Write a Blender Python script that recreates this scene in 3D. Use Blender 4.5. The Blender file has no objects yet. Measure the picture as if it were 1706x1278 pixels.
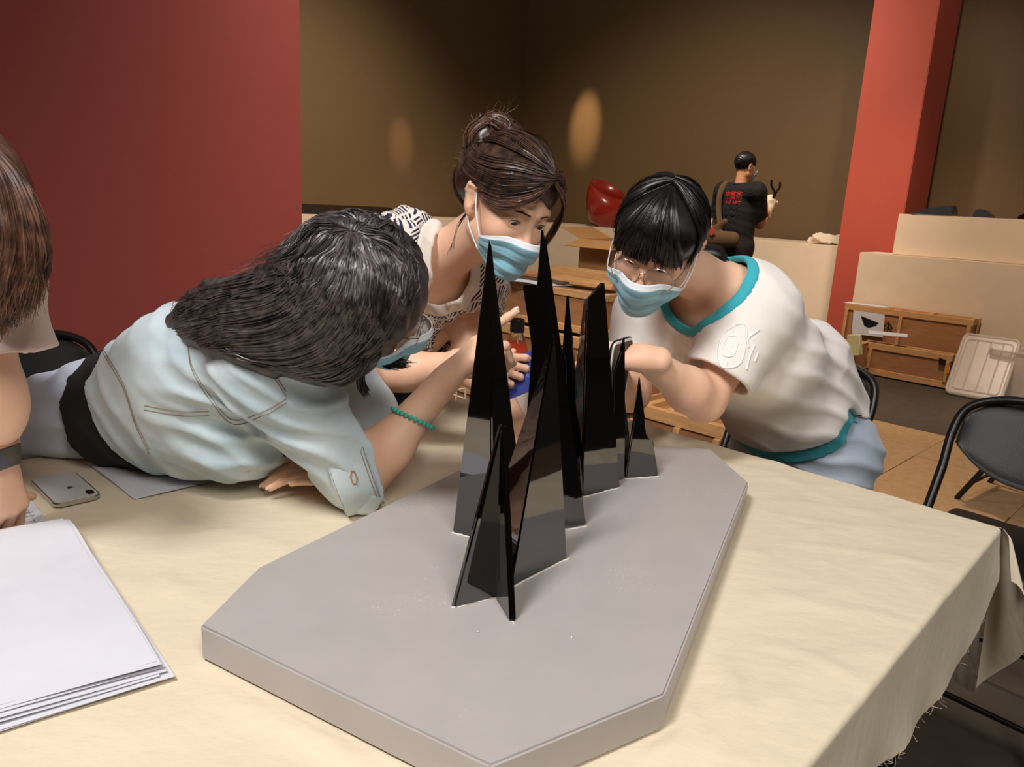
import bpy, bmesh, math, random
import numpy as np
from mathutils import Vector, Matrix

random.seed(7)
RNG = np.random.default_rng(7)
S = bpy.context.scene
COL = S.collection

# ------------------------------------------------------------------ camera
FOC, CX, CY, CAMH = 1260.0, 853.0, 639.0, 1.26       # focal length in pixels of a 1706 x 1278 frame
_up = np.array([279.0, 5250.0, FOC]); _up /= np.linalg.norm(_up)
_fw = np.array([0, 0, -1.0]); _fw = _fw - _fw.dot(_up) * _up; _fw /= np.linalg.norm(_fw)
CAMR = np.array([np.cross(_fw, _up), _fw, _up])      # camera axes to world axes
cam = bpy.data.cameras.new('camera')
cam.sensor_fit = 'HORIZONTAL'; cam.sensor_width = 36.0
cam.lens = FOC / 1706.0 * 36.0
cam.clip_start = 0.02
camo = bpy.data.objects.new('camera', cam); COL.objects.link(camo)
camo.matrix_world = Matrix.Translation((0, 0, CAMH)) @ Matrix(CAMR.tolist()).to_4x4()
S.camera = camo

# ------------------------------------------------------------------ world, lights, exposure
S.view_settings.view_transform = 'Standard'
S.view_settings.look = 'None'
S.view_settings.gamma = 1.0
S.view_settings.use_curve_mapping = False
S.view_settings.exposure = 0.0
S.cycles.use_denoising = True
S.cycles.max_bounces = 8
S.cycles.transparent_max_bounces = 16
S.cycles.sample_clamp_indirect = 6.0
W = bpy.data.worlds.new('room_air'); S.world = W; W.use_nodes = True
W.node_tree.nodes['Background'].inputs[0].default_value = (1.0, 0.90, 0.80, 1)
W.node_tree.nodes['Background'].inputs[1].default_value = 0.19


def lamp(name, kind, loc, target, power, color, size=0.5, spot=None, blend=0.5):
    l = bpy.data.lights.new(name, kind)
    l.energy = power; l.color = color
    if kind == 'AREA':
        l.shape = 'DISK'; l.size = size
    else:
        l.shadow_soft_size = size
    if kind == 'SPOT':
        l.spot_size = math.radians(spot); l.spot_blend = blend
    o = bpy.data.objects.new(name, l); COL.objects.link(o)
    o.location = loc
    o.rotation_euler = (Vector(target) - Vector(loc)).to_track_quat('-Z', 'Y').to_euler()
    return o


lamp('track_light_cool', 'SPOT', (-1.1, -0.45, 3.6), (0.02, 1.22, 0.78), 370, (1.0, 0.97, 0.95), 0.38, 66, 0.55)
lamp('fill_light_camera', 'SPOT', (0.9, -1.4, 3.4), (0.15, 1.2, 0.85), 250, (1.0, 0.94, 0.88), 0.65, 62, 0.6)  # added soft fill from the camera side, not a fitting of the room
lamp('track_light_warm', 'SPOT', (2.6, 4.0, 3.8), (2.2, 3.9, 0.0), 230, (1.0, 0.76, 0.52), 0.12, 70, 0.6)
lamp('track_light_crates', 'SPOT', (1.9, 4.2, 4.2), (3.4, 6.2, 0.5), 380, (1.0, 0.78, 0.58), 0.15, 60, 0.7)
lamp('track_light_middle', 'SPOT', (-0.4, 2.2, 4.0), (0.1, 3.6, 0.8), 200, (1.0, 0.82, 0.62), 0.15, 60, 0.7)
lamp('track_light_plinths', 'SPOT', (0.4, 5.6, 5.0), (1.8, 9.3, 0.9), 900, (1.0, 0.83, 0.66), 0.2, 80, 0.8)
lamp('track_light_left_plinth', 'SPOT', (-0.6, 6.0, 5.0), (-2.6, 9.6, 1.8), 1300, (1.0, 0.84, 0.66), 0.2, 64, 1.0)
lamp('track_light_column', 'SPOT', (2.2, 4.6, 4.8), (3.4, 7.4, 2.4), 260, (1.0, 0.80, 0.64), 0.1, 44, 0.8)
lamp('track_light_scallop', 'SPOT', (-0.384, 10.784, 5.174), (0.916, 12.284, 2.474), 1250, (1.0, 0.72, 0.45), 0.04, 13, 1.0)
lamp('track_light_scallop', 'SPOT', (-0.600, 10.000, 4.613), (-1.800, 11.500, 2.013), 330, (1.0, 0.68, 0.48), 0.04, 10, 1.0)
lamp('track_light_red_wall', 'SPOT', (1.3, 1.9, 4.4), (-0.70, 3.10, 2.3), 300, (1.0, 0.88, 0.80), 0.12, 35, 1.0)


def ray_dir(u, v):
    return CAMR @ np.array([u - CX, CY - v, -FOC])


def at(u, v, y):
    """World point at distance y in front of the camera seen in direction (u, v)."""
    d = ray_dir(u, v)
    return np.array([0, 0, CAMH]) + d * (y / d[1])


def onz(u, v, z):
    d = ray_dir(u, v)
    return np.array([0, 0, CAMH]) + d * ((z - CAMH) / d[2])


def V(*a):
    return np.array(a, float)


def unit(v):
    v = np.asarray(v, float)
    return v / np.linalg.norm(v)

# ------------------------------------------------------------------ materials
def lin(c):
    c = np.asarray(c, float) / 255.0
    return np.where(c <= 0.04045, c / 12.92, ((c + 0.055) / 1.055) ** 2.4)


def mat(name, rgb, rough=0.6, var=0.06, scale=40.0, bump=0.0, bscale=None, metal=0.0, spec=0.5, coat=0.0,
        trans=0.0, alpha=1.0, ior=1.45, sheen=0.0, stretch=None, detail=4.0, bdist=0.002, sss=0.0):
    m = bpy.data.materials.new(name); m.use_nodes = True
    nt = m.node_tree; b = nt.nodes['Principled BSDF']
    c = lin(rgb)
    b.inputs['Roughness'].default_value = rough
    b.inputs['Metallic'].default_value = metal
    b.inputs['Specular IOR Level'].default_value = spec
    b.inputs['Coat Weight'].default_value = coat
    b.inputs['Coat Roughness'].default_value = 0.03
    b.inputs['Transmission Weight'].default_value = trans
    b.inputs['Alpha'].default_value = alpha
    b.inputs['IOR'].default_value = ior
    b.inputs['Sheen Weight'].default_value = sheen
    if sss:
        b.inputs['Subsurface Weight'].default_value = sss
        b.inputs['Subsurface Radius'].default_value = (0.012, 0.005, 0.003)
        b.inputs['Subsurface Scale'].default_value = 1.0
    tc = nt.nodes.new('ShaderNodeTexCoord')
    mp = nt.nodes.new('ShaderNodeMapping')
    if stretch: mp.inputs['Scale'].default_value = stretch
    nt.links.new(tc.outputs['Object'], mp.inputs['Vector'])
    nz = nt.nodes.new('ShaderNodeTexNoise')
    nz.inputs['Scale'].default_value = scale; nz.inputs['Detail'].default_value = detail
    nt.links.new(mp.outputs['Vector'], nz.inputs['Vector'])
    rp = nt.nodes.new('ShaderNodeValToRGB')
    lo, hi = c * (1 - var), np.minimum(c * (1 + var), 1)
    rp.color_ramp.elements[0].color = (*lo, 1); rp.color_ramp.elements[1].color = (*hi, 1)
    rp.color_ramp.elements[0].position = 0.3; rp.color_ramp.elements[1].position = 0.7
    nt.links.new(nz.outputs['Fac'], rp.inputs['Fac'])
    nt.links.new(rp.outputs['Color'], b.inputs['Base Color'])
    if bump:
        n2 = nt.nodes.new('ShaderNodeTexNoise')
        n2.inputs['Scale'].default_value = bscale or scale; n2.inputs['Detail'].default_value = 6
        nt.links.new(mp.outputs['Vector'], n2.inputs['Vector'])
        bp = nt.nodes.new('ShaderNodeBump')
        bp.inputs['Strength'].default_value = bump; bp.inputs['Distance'].default_value = bdist
        nt.links.new(n2.outputs['Fac'], bp.inputs['Height'])
        nt.links.new(bp.outputs['Normal'], b.inputs['Normal'])
    return m


# ------------------------------------------------------------------ objects
def tag(o, label=None, cat=None, group=None, kind=None):
    if label: o['label'] = label
    if cat: o['category'] = cat
    if group: o['group'] = group
    if kind: o['kind'] = kind
    return o


def thing(name, label, cat, loc=(0, 0, 0), rz=0.0, group=None):
    o = bpy.data.objects.new(name, None); COL.objects.link(o)
    o.empty_display_size = 0.05
    o.location = loc; o.rotation_euler = (0, 0, rz)
    return tag(o, label, cat, group)


def link(name, me, m=None, parent=None):
    o = bpy.data.objects.new(name, me); COL.objects.link(o)
    if m is not None:
        for mm in (m if isinstance(m, (list, tuple)) else [m]): me.materials.append(mm)
    if parent is not None:                 # geometry is given in world space (or in the thing's own space while it stands at the origin)
        o.parent = parent
        if parent.type == 'EMPTY': o.matrix_parent_inverse = parent.matrix_basis.inverted()
    return o


def mesh_np(name, v, f, smooth=True):
    """Mesh from an (n,3) vertex array and an (m,k) face array, or a list of faces."""
    me = bpy.data.meshes.new(name)
    v = np.asarray(v, np.float32)
    if isinstance(f, np.ndarray):
        k = f.shape[1]
        me.vertices.add(len(v)); me.vertices.foreach_set('co', v.ravel())
        me.loops.add(f.size); me.loops.foreach_set('vertex_index', f.astype(np.int32).ravel())
        me.polygons.add(len(f))
        me.polygons.foreach_set('loop_start', np.arange(0, f.size, k, dtype=np.int32))
        me.polygons.foreach_set('loop_total', np.full(len(f), k, np.int32))
        me.update(calc_edges=True)
    else:
        me.from_pydata(v.tolist(), [], f); me.update()
    me.polygons.foreach_set('use_smooth', np.full(len(me.polygons), smooth))
    return me


def bm_mesh(name, bm, smooth=False, angle=None):
    me = bpy.data.meshes.new(name); bm.normal_update(); bm.to_mesh(me); bm.free()
    if smooth or angle:
        me.polygons.foreach_set('use_smooth', [True] * len(me.polygons))
        if angle: me.set_sharp_from_angle(angle=math.radians(angle))
    return me


def add_box(bm, c, s, M=None, bevel=0.0, seg=1):
    r = bmesh.ops.create_cube(bm, size=1.0)
    vs = r['verts']
    bmesh.ops.scale(bm, vec=s, verts=vs)
    if bevel:
        es = list({e for v in vs for e in v.link_edges})
        rr = bmesh.ops.bevel(bm, geom=es, offset=bevel, segments=seg, affect='EDGES', profile=0.5)
        vs = list({v for f in rr['faces'] for v in f.verts} | {v for v in vs if v.is_valid})
    bmesh.ops.translate(bm, vec=c, verts=vs)
    if M is not None: bmesh.ops.transform(bm, matrix=M, verts=vs)
    return vs


def box(name, c, s, m, parent=None, M=None, bevel=0.003, seg=2):
    bm = bmesh.new(); add_box(bm, c, s, M, bevel, seg)
    return link(name, bm_mesh(name, bm, angle=40), m, parent)


def catmull(P, n):
    P = np.asarray(P, float)
    if len(P) == 2: return P[0] + (P[1] - P[0]) * np.linspace(0, 1, n)[:, None]
    Q = np.vstack([2 * P[0] - P[1], P, 2 * P[-1] - P[-2]])
    t = np.linspace(0, len(P) - 1 - 1e-9, n); i = t.astype(int); u = (t - i)[:, None]
    a, b, c, d = Q[i], Q[i + 1], Q[i + 2], Q[i + 3]
    return 0.5 * (2 * b + (c - a) * u + (2 * a - 5 * b + 4 * c - d) * u ** 2 + (3 * b - a - 3 * c + d) * u ** 3)


def tube_arrays(P, r, sides=8, closed=False, flat=1.0, cap=True):
    P = np.asarray(P, float); n = len(P)
    r = np.broadcast_to(np.asarray(r, float), (n,))
    T = np.gradient(P, axis=0)
    if closed: T = np.roll(P, -1, 0) - np.roll(P, 1, 0)
    T /= np.linalg.norm(T, axis=1)[:, None] + 1e-12
    N = np.zeros_like(P)
    ref = np.array([0, 0, 1.0]) if abs(T[0][2]) < 0.9 else np.array([1.0, 0, 0])
    N[0] = unit(ref - T[0] * ref.dot(T[0]))
    for i in range(1, n):
        q = N[i - 1] - T[i] * N[i - 1].dot(T[i]); N[i] = q / (np.linalg.norm(q) + 1e-12)
    B = np.cross(T, N)
    a = np.linspace(0, 2 * np.pi, sides, endpoint=False)
    v = P[:, None] + r[:, None, None] * (np.cos(a)[None, :, None] * N[:, None] + flat * np.sin(a)[None, :, None] * B[:, None])
    v = v.reshape(-1, 3)
    F = []
    m = n if closed else n - 1
    for i in range(m):
        for j in range(sides):
            k = (j + 1) % sides; ii = (i + 1) % n
            F.append((i * sides + j, i * sides + k, ii * sides + k, ii * sides + j))
    if cap and not closed:
        F.append(tuple(range(sides - 1, -1, -1))); F.append(tuple(range((n - 1) * sides, n * sides)))
    return v, F


def tubes(name, specs, m, parent=None, sides=8, smooth=True):
    """One mesh made of several tubes: (points, radius[, closed])."""
    vs, fs, o = [], [], 0
    for s in specs:
        v, f = tube_arrays(s[0], s[1], sides, len(s) > 2 and s[2])
        vs.append(v); fs += [tuple(i + o for i in q) for q in f]; o += len(v)
    me = mesh_np(name, np.vstack(vs), fs, smooth)
    if smooth: me.set_sharp_from_angle(angle=math.radians(50))
    return link(name, me, m, parent)


def lathe(name, prof, m, parent=None, seg=32, M=None):
    """Closed surface of revolution; prof is a list of (radius, z)."""
    vs, fs = [], []
    for r, z in prof:
        for j in range(seg):
            a = 2 * math.pi * j / seg
            vs.append((r * math.cos(a), r * math.sin(a), z))
    n = len(prof)
    for i in range(n - 1):
        for j in range(seg):
            k = (j + 1) % seg
            fs.append((i * seg + j, i * seg + k, (i + 1) * seg + k, (i + 1) * seg + j))
    fs.append(tuple(range(seg - 1, -1, -1))); fs.append(tuple(range((n - 1) * seg, n * seg)))
    v = np.array(vs)
    if M is not None:
        M = np.array(M); v = v @ M[:3, :3].T + M[:3, 3]
    me = mesh_np(name, v, fs, True); me.set_sharp_from_angle(angle=math.radians(45))
    return link(name, me, m, parent)


def prism(name, pts, z0, z1, m, parent=None, bevel=0.0):
    """Vertical prism over a ground polygon (anticlockwise)."""
    bm = bmesh.new()
    lo = [bm.verts.new((p[0], p[1], z0)) for p in pts]; hi = [bm.verts.new((p[0], p[1], z1)) for p in pts]
    n = len(pts)
    bm.faces.new(hi); bm.faces.new(lo[::-1])
    for i in range(n): bm.faces.new((lo[i], lo[(i + 1) % n], hi[(i + 1) % n], hi[i]))
    if bevel: bmesh.ops.bevel(bm, geom=bm.edges[:], offset=bevel, segments=2, affect='EDGES')
    return link(name, bm_mesh(name, bm, angle=35), m, parent)


def solid(name, v, f, m, parent=None, bevel=0.0, smooth=False):
    bm = bmesh.new()
    vs = [bm.verts.new(tuple(p)) for p in v]
    for q in f: bm.faces.new([vs[i] for i in q])
    bmesh.ops.recalc_face_normals(bm, faces=bm.faces[:])
    if bevel: bmesh.ops.bevel(bm, geom=bm.edges[:], offset=bevel, segments=2, affect='EDGES', clamp_overlap=True)
    return link(name, bm_mesh(name, bm, angle=30), m, parent)


def slab(name, pts, normal, th, m, parent=None, bevel=0.0):
    """Plate of thickness th through a planar outline of 3-D points."""
    p = np.array(pts, float); n = unit(normal) * th / 2
    k = len(p); v = np.vstack([p + n, p - n])
    f = [tuple(range(k)), tuple(range(2 * k - 1, k - 1, -1))] + [(i, (i + 1) % k, k + (i + 1) % k, k + i) for i in range(k)]
    return solid(name, v, f, m, parent, bevel)


# ------------------------------------------------------------------ implicit surfaces for bodies, clothes and hair
def smin(a, b, k):
    h = np.maximum(k - np.abs(a - b), 0) / k
    return np.minimum(a, b) - h * h * k * 0.25


class Cap:
    """Tapered capsule, widened s times along w."""
    def __init__(self, a, b, ra, rb=None, w=None, s=1.0, k=0.02):
        self.a, self.b = np.asarray(a, float), np.asarray(b, float)
        self.ra, self.rb = ra, ra if rb is None else rb
        self.w, self.s, self.k = (None if w is None else unit(w)), s, k
        R = max(self.ra, self.rb) * max(1, s)
        self.lo, self.hi = np.minimum(self.a, self.b) - R, np.maximum(self.a, self.b) + R

    def __call__(self, P):
        ab = self.b - self.a; L = ab.dot(ab) + 1e-12
        t = np.clip(((P - self.a) @ ab) / L, 0, 1)
        q = P - self.a - t[..., None] * ab
        if self.w is not None:
            qw = q @ self.w
            q = q - (qw * (1 - 1 / self.s))[..., None] * self.w
        return np.sqrt((q * q).sum(-1)) - (self.ra + (self.rb - self.ra) * t)

    def grown(self, d, k=None):
        return Cap(self.a, self.b, self.ra + d, self.rb + d, self.w, self.s, self.k if k is None else k)


class Ell:
    def __init__(self, c, r, R=None, k=0.02):
        self.c, self.r, self.k = np.asarray(c, float), np.asarray(r, float), k
        self.R = np.eye(3) if R is None else np.asarray(R, float)      # rows: local axes
        e = np.sqrt(((self.R * self.r[:, None]) ** 2).sum(0))
        self.lo, self.hi = self.c - e, self.c + e

    def __call__(self, P):
        q = (P - self.c) @ self.R.T
        k0 = np.sqrt(((q / self.r) ** 2).sum(-1)); k1 = np.sqrt(((q / self.r ** 2) ** 2).sum(-1)) + 1e-9
        return k0 * (k0 - 1) / k1

    def grown(self, d, k=None):
        return Ell(self.c, self.r + d, self.R, self.k if k is None else k)


class Comp:
    """Composite of separate chains joined to one root (the fingers of a hand)."""
    def __init__(self, root, chains, kr=0.012, kc=0.006, k=0.012):
        self.root, self.chains, self.kr, self.kc, self.k = root, chains, kr, kc, k
        al = root + [p for c in chains for p in c]
        self.lo = np.min([p.lo for p in al], 0); self.hi = np.max([p.hi for p in al], 0)

    def __call__(self, P):
        r = self.root[0](P)
        for p in self.root[1:]: r = smin(r, p(P), self.kr)
        out = r
        for c in self.chains:
            d = c[0](P)
            for p in c[1:]: d = smin(d, p(P), 0.003)
            out = np.minimum(out, smin(r, d, self.kc))
        return out


class Field:
    def __init__(self):
        self.ops = []

    def add(self, *ps):
        for p in ps: self.ops.append(('add', p, p.k))
        return self

    def sub(self, p, k=0.004):
        self.ops.append(('sub', p, k)); return self

    def cut(self, fn, k=0.004):
        """Keep only the side where fn(P) < 0."""
        self.ops.append(('int', fn, k)); return self

    def disp(self, fn):
        self.ops.append(('disp', fn, 0)); return self

    def __call__(self, P, C=None, hd=0.0):
        """P (n,...,3); C (n,3) block centres for culling with half diagonal hd (n,)."""
        d = np.full(P.shape[:-1], 10.0, np.float64)
        for kind, p, k in self.ops:
            if kind in ('add', 'sub'):
                if C is not None:
                    m = (hd + k + 0.03)[:, None]
                    near = ((C > p.lo - m) & (C < p.hi + m)).all(1)
                    if not near.any(): continue
                    v = p(P[near])
                    d[near] = smin(d[near], v, k) if kind == 'add' else -smin(-d[near], v, k)
                else:
                    v = p(P); d = smin(d, v, k) if kind == 'add' else -smin(-d, v, k)
            elif kind == 'int':
                v = p(P); d = -smin(-d, -v, k) if k > 0 else np.maximum(d, v)
            else:
                d = d + p(P)
        return d

    def bounds(self, pad=0.02):
        a = [p for k, p, _ in self.ops if k == 'add']
        return np.min([p.lo for p in a], 0) - pad, np.max([p.hi for p in a], 0) + pad

    def grad(self, P, e=0.002):
        g = np.stack([self(P + V(*(e * np.eye(3)[i]))) - self(P - V(*(e * np.eye(3)[i]))) for i in range(3)], -1)
        return g / (np.linalg.norm(g, axis=-1, keepdims=True) + 1e-9)

    def project(self, P, off=0.0, it=4):
        P = np.array(P, float)
        for _ in range(it): P = P - self.grad(P) * (self(P) - off)[..., None]
        return P

    def cast(self, O, D, tmax=1.0, off=0.0):
        """Sphere tracing from points O along D; returns hit points (nan where missed)."""
        O = np.atleast_2d(O).astype(float); D = np.atleast_2d(D).astype(float); D = D / np.linalg.norm(D, axis=1)[:, None]
        t = np.zeros(len(O)); P = O.copy()
        for _ in range(160):
            d = self(P) - off; t = np.minimum(t + d * 0.6, tmax * 1.01); P = O + D * t[:, None]
        bad = t >= tmax
        P[bad] = np.nan
        return P


def axis_lattice(lo, hi, h, fine):
    """Lattice coordinates with spacing h, refined in the ranges fine = [(a, b, hf)]."""
    xs = [lo]
    while xs[-1] < hi:
        x = xs[-1]; s = h
        for a, b, hf in fine:
            dist = max(a - x, x - b, 0.0)
            s = min(s, hf + 0.25 * dist)
        xs.append(x + s)
    while (len(xs) - 1) % 8: xs.append(xs[-1] + h)
    return np.array(xs)


def surface(name, F, h=0.005, fine=(), lo=None, hi=None):
    """Surface nets on a sparse, locally refined lattice. fine: [(centre, halfsize, spacing)]."""
    l, u = F.bounds()
    if lo is not None: l = np.maximum(l, lo)
    if hi is not None: u = np.minimum(u, hi)
    ax = [axis_lattice(l[i], u[i], h, [(c[i] - r, c[i] + r, hf) for c, r, hf in fine]) for i in range(3)]
    nb = [(len(a) - 1) // 8 for a in ax]
    e0 = [a[:-1:8] for a in ax]; e1 = [a[8::8] for a in ax]
    cen = [(p + q) / 2 for p, q in zip(e0, e1)]; hw = [(q - p) / 2 for p, q in zip(e0, e1)]
    I = np.stack(np.meshgrid(*[np.arange(n) for n in nb], indexing='ij'), -1).reshape(-1, 3)
    C = np.stack([cen[i][I[:, i]] for i in range(3)], -1)
    hd = np.sqrt(sum(hw[i][I[:, i]] ** 2 for i in range(3)))
    keep = np.zeros(len(C), bool)
    for s in range(0, len(C), 60000):
        sl = slice(s, s + 60000)
        keep[sl] = np.abs(F(C[sl])) < hd[sl] * 1.35 + 0.012
    I, C, hd = I[keep], C[keep], hd[keep]
    out_v, out_k, quads = [], [], []
    N = [len(a) for a in ax]
    g9 = np.stack(np.meshgrid(np.arange(9), np.arange(9), np.arange(9), indexing='ij'), -1)
    cor = np.array([(i, j, k) for i in (0, 1) for j in (0, 1) for k in (0, 1)])
    edges = [(a, b) for a in range(8) for b in range(a + 1, 8) if np.abs(cor[a] - cor[b]).sum() == 1]
    for s in range(0, len(I), 1500):
        Ib, Cb, hb = I[s:s + 1500], C[s:s + 1500], hd[s:s + 1500]
        L = Ib[:, None, None, None] * 8 + g9[None]
        P = np.stack([ax[i][L[..., i]] for i in range(3)], -1)
        D = F(P.reshape(len(Ib), 729, 3), Cb, hb).reshape(len(Ib), 9, 9, 9)
        sg = D < 0
        cnt = sum(sg[:, c[0]:c[0] + 8, c[1]:c[1] + 8, c[2]:c[2] + 8].astype(np.int8) for c in cor)
        b, i, j, k = np.nonzero((cnt > 0) & (cnt < 8))
        if len(b):
            dv = np.stack([D[b, i + c[0], j + c[1], k + c[2]] for c in cor], 1)
            acc = np.zeros((len(b), 3)); n = np.zeros(len(b))
            for p, q in edges:
                dp, dq = dv[:, p], dv[:, q]
                x = (dp < 0) != (dq < 0)
                t = np.where(x, dp / np.where(dp == dq, 1, dp - dq), 0)
                acc += np.where(x[:, None], cor[p] + t[:, None] * (cor[q] - cor[p]), 0); n += x
            loc = acc / n[:, None]
            base = np.stack([Ib[b, 0] * 8 + i, Ib[b, 1] * 8 + j, Ib[b, 2] * 8 + k], -1)
            out_v.append(base + loc)
            out_k.append((base[:, 0].astype(np.int64) * N[1] + base[:, 1]) * N[2] + base[:, 2])
        for a in range(3):
            o = np.eye(3, dtype=int)[a]
            A = sg[:, :8, :8, :8]; Bq = sg[:, o[0]:o[0] + 8, o[1]:o[1] + 8, o[2]:o[2] + 8]
            b, i, j, k = np.nonzero(A != Bq)
            if not len(b): continue
            base = np.stack([Ib[b, 0] * 8 + i, Ib[b, 1] * 8 + j, Ib[b, 2] * 8 + k], -1)
            u1, u2 = np.eye(3, dtype=int)[(a + 1) % 3], np.eye(3, dtype=int)[(a + 2) % 3]
            q = np.stack([base - u1 - u2, base - u2, base, base - u1], 1)
            flip = ~A[b, i, j, k]
            q[flip] = q[flip][:, ::-1]
            quads.append((q[..., 0].astype(np.int64) * N[1] + q[..., 1]) * N[2] + q[..., 2])
    v = np.vstack(out_v); key = np.concatenate(out_k); q = np.vstack(quads)
    o = np.argsort(key); key = key[o]; v = v[o]
    p = np.searchsorted(key, q); p = np.minimum(p, len(key) - 1)
    ok = (key[p] == q).all(1)
    f = p[ok]
    w = np.stack([np.interp(v[:, i], np.arange(N[i]), ax[i]) for i in range(3)], -1)
    return mesh_np(name, w, f.astype(np.int32), True)


def plane_cut(p, n):
    p, n = np.asarray(p, float), unit(n)
    return lambda P: (P - p) @ n


def folds(amp, d, freq, d2, f2, warp=1.5, mask=None):
    d, d2 = unit(d), unit(d2); freq, f2 = freq * 2.6, f2 * 1.6
    def g(P):
        x, y = P @ d, P @ d2
        w = np.sin(x * freq + warp * np.sin(y * f2 + 1.3 * np.sin(x * f2 * 0.7)) + 0.8 * np.sin(y * f2 * 2.3 + 2.0))
        w = np.where(w > 0, w, w * 0.35)
        a = amp if mask is None else amp * np.exp(-((P - mask[0]) ** 2).sum(-1) / (2 * mask[1] ** 2))
        return -a * w
    return g


# ------------------------------------------------------------------ hair strands
def ribbons(name, guides, n, width, m, parent, field=None, steps=16, off=0.0015, jit=0.004, seed=1, lift=0.004, tip=0.25, curl=0.0):
    """Flat hair strands between neighbouring guide curves. guides: list of sheets, a sheet being a list of guide polylines (K,3)."""
    r = np.random.default_rng(seed)
    C = []
    wts = np.array([max(len(s) - 1, 1) for s in guides], float); wts /= wts.sum()
    for sh, wt in zip(guides, wts):
        G = np.stack([catmull(g, steps) for g in sh])
        k = max(8, int(n * wt))
        if len(G) > 1:
            t = r.random(k) * (len(G) - 1 - 1e-6); i = t.astype(int); u = (t - i)[:, None, None]
            c = G[i] * (1 - u) + G[i + 1] * u
        else:
            c = np.repeat(G, k, 0)
        clump = np.floor(r.random(k) * max(6, k // 14)).astype(int)
        cj = r.normal(size=(clump.max() + 1, 1, 3)) * jit
        ramp = np.linspace(0.3, 1.0, steps)[None, :, None]
        ph = r.random((k, 1, 1)) * 6.28
        c = c + cj[clump] * ramp + r.normal(size=(k, 1, 3)) * jit * 0.45 * ramp
        if curl:
            s_ = np.linspace(0, 1, steps)[None, :, None]
            c = c + curl * s_ * np.concatenate([np.sin(9 * s_ + ph), np.cos(7 * s_ + ph), np.sin(8 * s_ + ph * 1.7)], -1)
        cut_ = 1 - 0.25 * r.random((k, 1))                   # uneven lengths
        tt = np.linspace(0, 1, steps)[None] * cut_ * (steps - 1)
        i0 = np.minimum(tt.astype(int), steps - 2); fr = (tt - i0)[..., None]
        c = np.take_along_axis(c, i0[..., None].repeat(3, -1), 1) * (1 - fr) + np.take_along_axis(c, (i0 + 1)[..., None].repeat(3, -1), 1) * fr
        C.append(c)
    C = np.concatenate(C)
    k = len(C)
    if field is not None:
        flat = C.reshape(-1, 3)
        o = (off + np.abs(r.normal(size=(k, 1))) * lift * np.ones((1, steps))).ravel()
        for _ in range(2):
            d = field(flat); g = field.grad(flat)
            move = np.where(d < o, d - o, 0)
            flat = flat - g * move[:, None]
        Nn = field.grad(flat).reshape(k, steps, 3)
        C = flat.reshape(k, steps, 3)
    else:
        Nn = unit(V(0, -1, 0.4)) * np.ones_like(C)
    T = np.gradient(C, axis=1); T /= np.linalg.norm(T, axis=-1, keepdims=True) + 1e-9
    Nn = Nn + r.normal(size=(k, 1, 3)) * 0.45
    Sd = np.cross(T, Nn); Sd /= np.linalg.norm(Sd, axis=-1, keepdims=True) + 1e-9
    prof = np.interp(np.linspace(0, 1, steps), [0, 0.1, 0.7, 1], [0.6, 1, 1, tip])[None, :, None] * (0.6 + 0.8 * r.random((k, 1, 1)))
    Lv, Rv = C - Sd * width / 2 * prof, C + Sd * width / 2 * prof
    v = np.stack([Lv, Rv], 2).reshape(-1, 3)
    b = (np.arange(k)[:, None] * steps + np.arange(steps - 1)[None]) * 2
    f = np.stack([b, b + 1, b + 3, b + 2], -1).reshape(-1, 4)
    me = mesh_np(name, v, f.astype(np.int32), True)
    o = link(name, me, m, parent)
    o['kind'] = 'stuff'
    return o


def hair_mat(name, rgb, rgb2, rough=0.36, spec=0.6):
    m = bpy.data.materials.new(name); m.use_nodes = True
    nt = m.node_tree; b = nt.nodes['Principled BSDF']
    b.inputs['Roughness'].default_value = rough; b.inputs['Specular IOR Level'].default_value = spec
    b.inputs['Anisotropic'].default_value = 0.6
    tc = nt.nodes.new('ShaderNodeTexCoord'); nz = nt.nodes.new('ShaderNodeTexNoise')
    nz.inputs['Scale'].default_value = 60; nz.inputs['Detail'].default_value = 5
    nt.links.new(tc.outputs['Object'], nz.inputs['Vector'])
    rp = nt.nodes.new('ShaderNodeValToRGB')
    rp.color_ramp.elements[0].color = (*lin(rgb), 1); rp.color_ramp.elements[1].color = (*lin(rgb2), 1)
    rp.color_ramp.elements[0].position = 0.35; rp.color_ramp.elements[1].position = 0.7
    nt.links.new(nz.outputs['Fac'], rp.inputs['Fac']); nt.links.new(rp.outputs['Color'], b.inputs['Base Color'])
    return m

# ------------------------------------------------------------------ the room
E1, E2 = V(0.7071, -0.7071, 0), V(0.7071, 0.7071, 0)      # the room stands at 45 degrees to the view

M_red = mat('red_wall_paint', (150, 66, 58), 0.75, 0.03, 90, 0.05, 400)
M_brown = mat('brown_wall_paint', (112, 90, 62), 0.42, 0.04, 30, 0.08, 300)
M_column = mat('red_column_paint', (172, 74, 58), 0.6, 0.03, 60, 0.04, 300)
M_plinth = mat('plinth_paint', (226, 205, 180), 0.7, 0.03, 8, 0.03, 200)
M_floor = mat('dark_floor', (70, 62, 54), 0.6, 0.15, 12, 0.1, 80)
M_tile = mat('floor_slab_stone', (176, 142, 104), 0.55, 0.12, 22, 0.12, 120)
M_carpet = mat('grey_carpet', (74, 66, 58), 0.95, 0.2, 90, 0.5, 300)


def struct(o):
    o['kind'] = 'structure'; return o


def wall(name, p, q, z0, z1, th, m):
    """Wall from ground point p to q; thickness th grows away from the room (to the left of p->q)."""
    p, q = V(*p[:2], 0), V(*q[:2], 0); n = np.cross(V(0, 0, 1), unit(q - p)) * th
    return struct(prism(name, [p, q, q + n, p + n], z0, z1, m))


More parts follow.
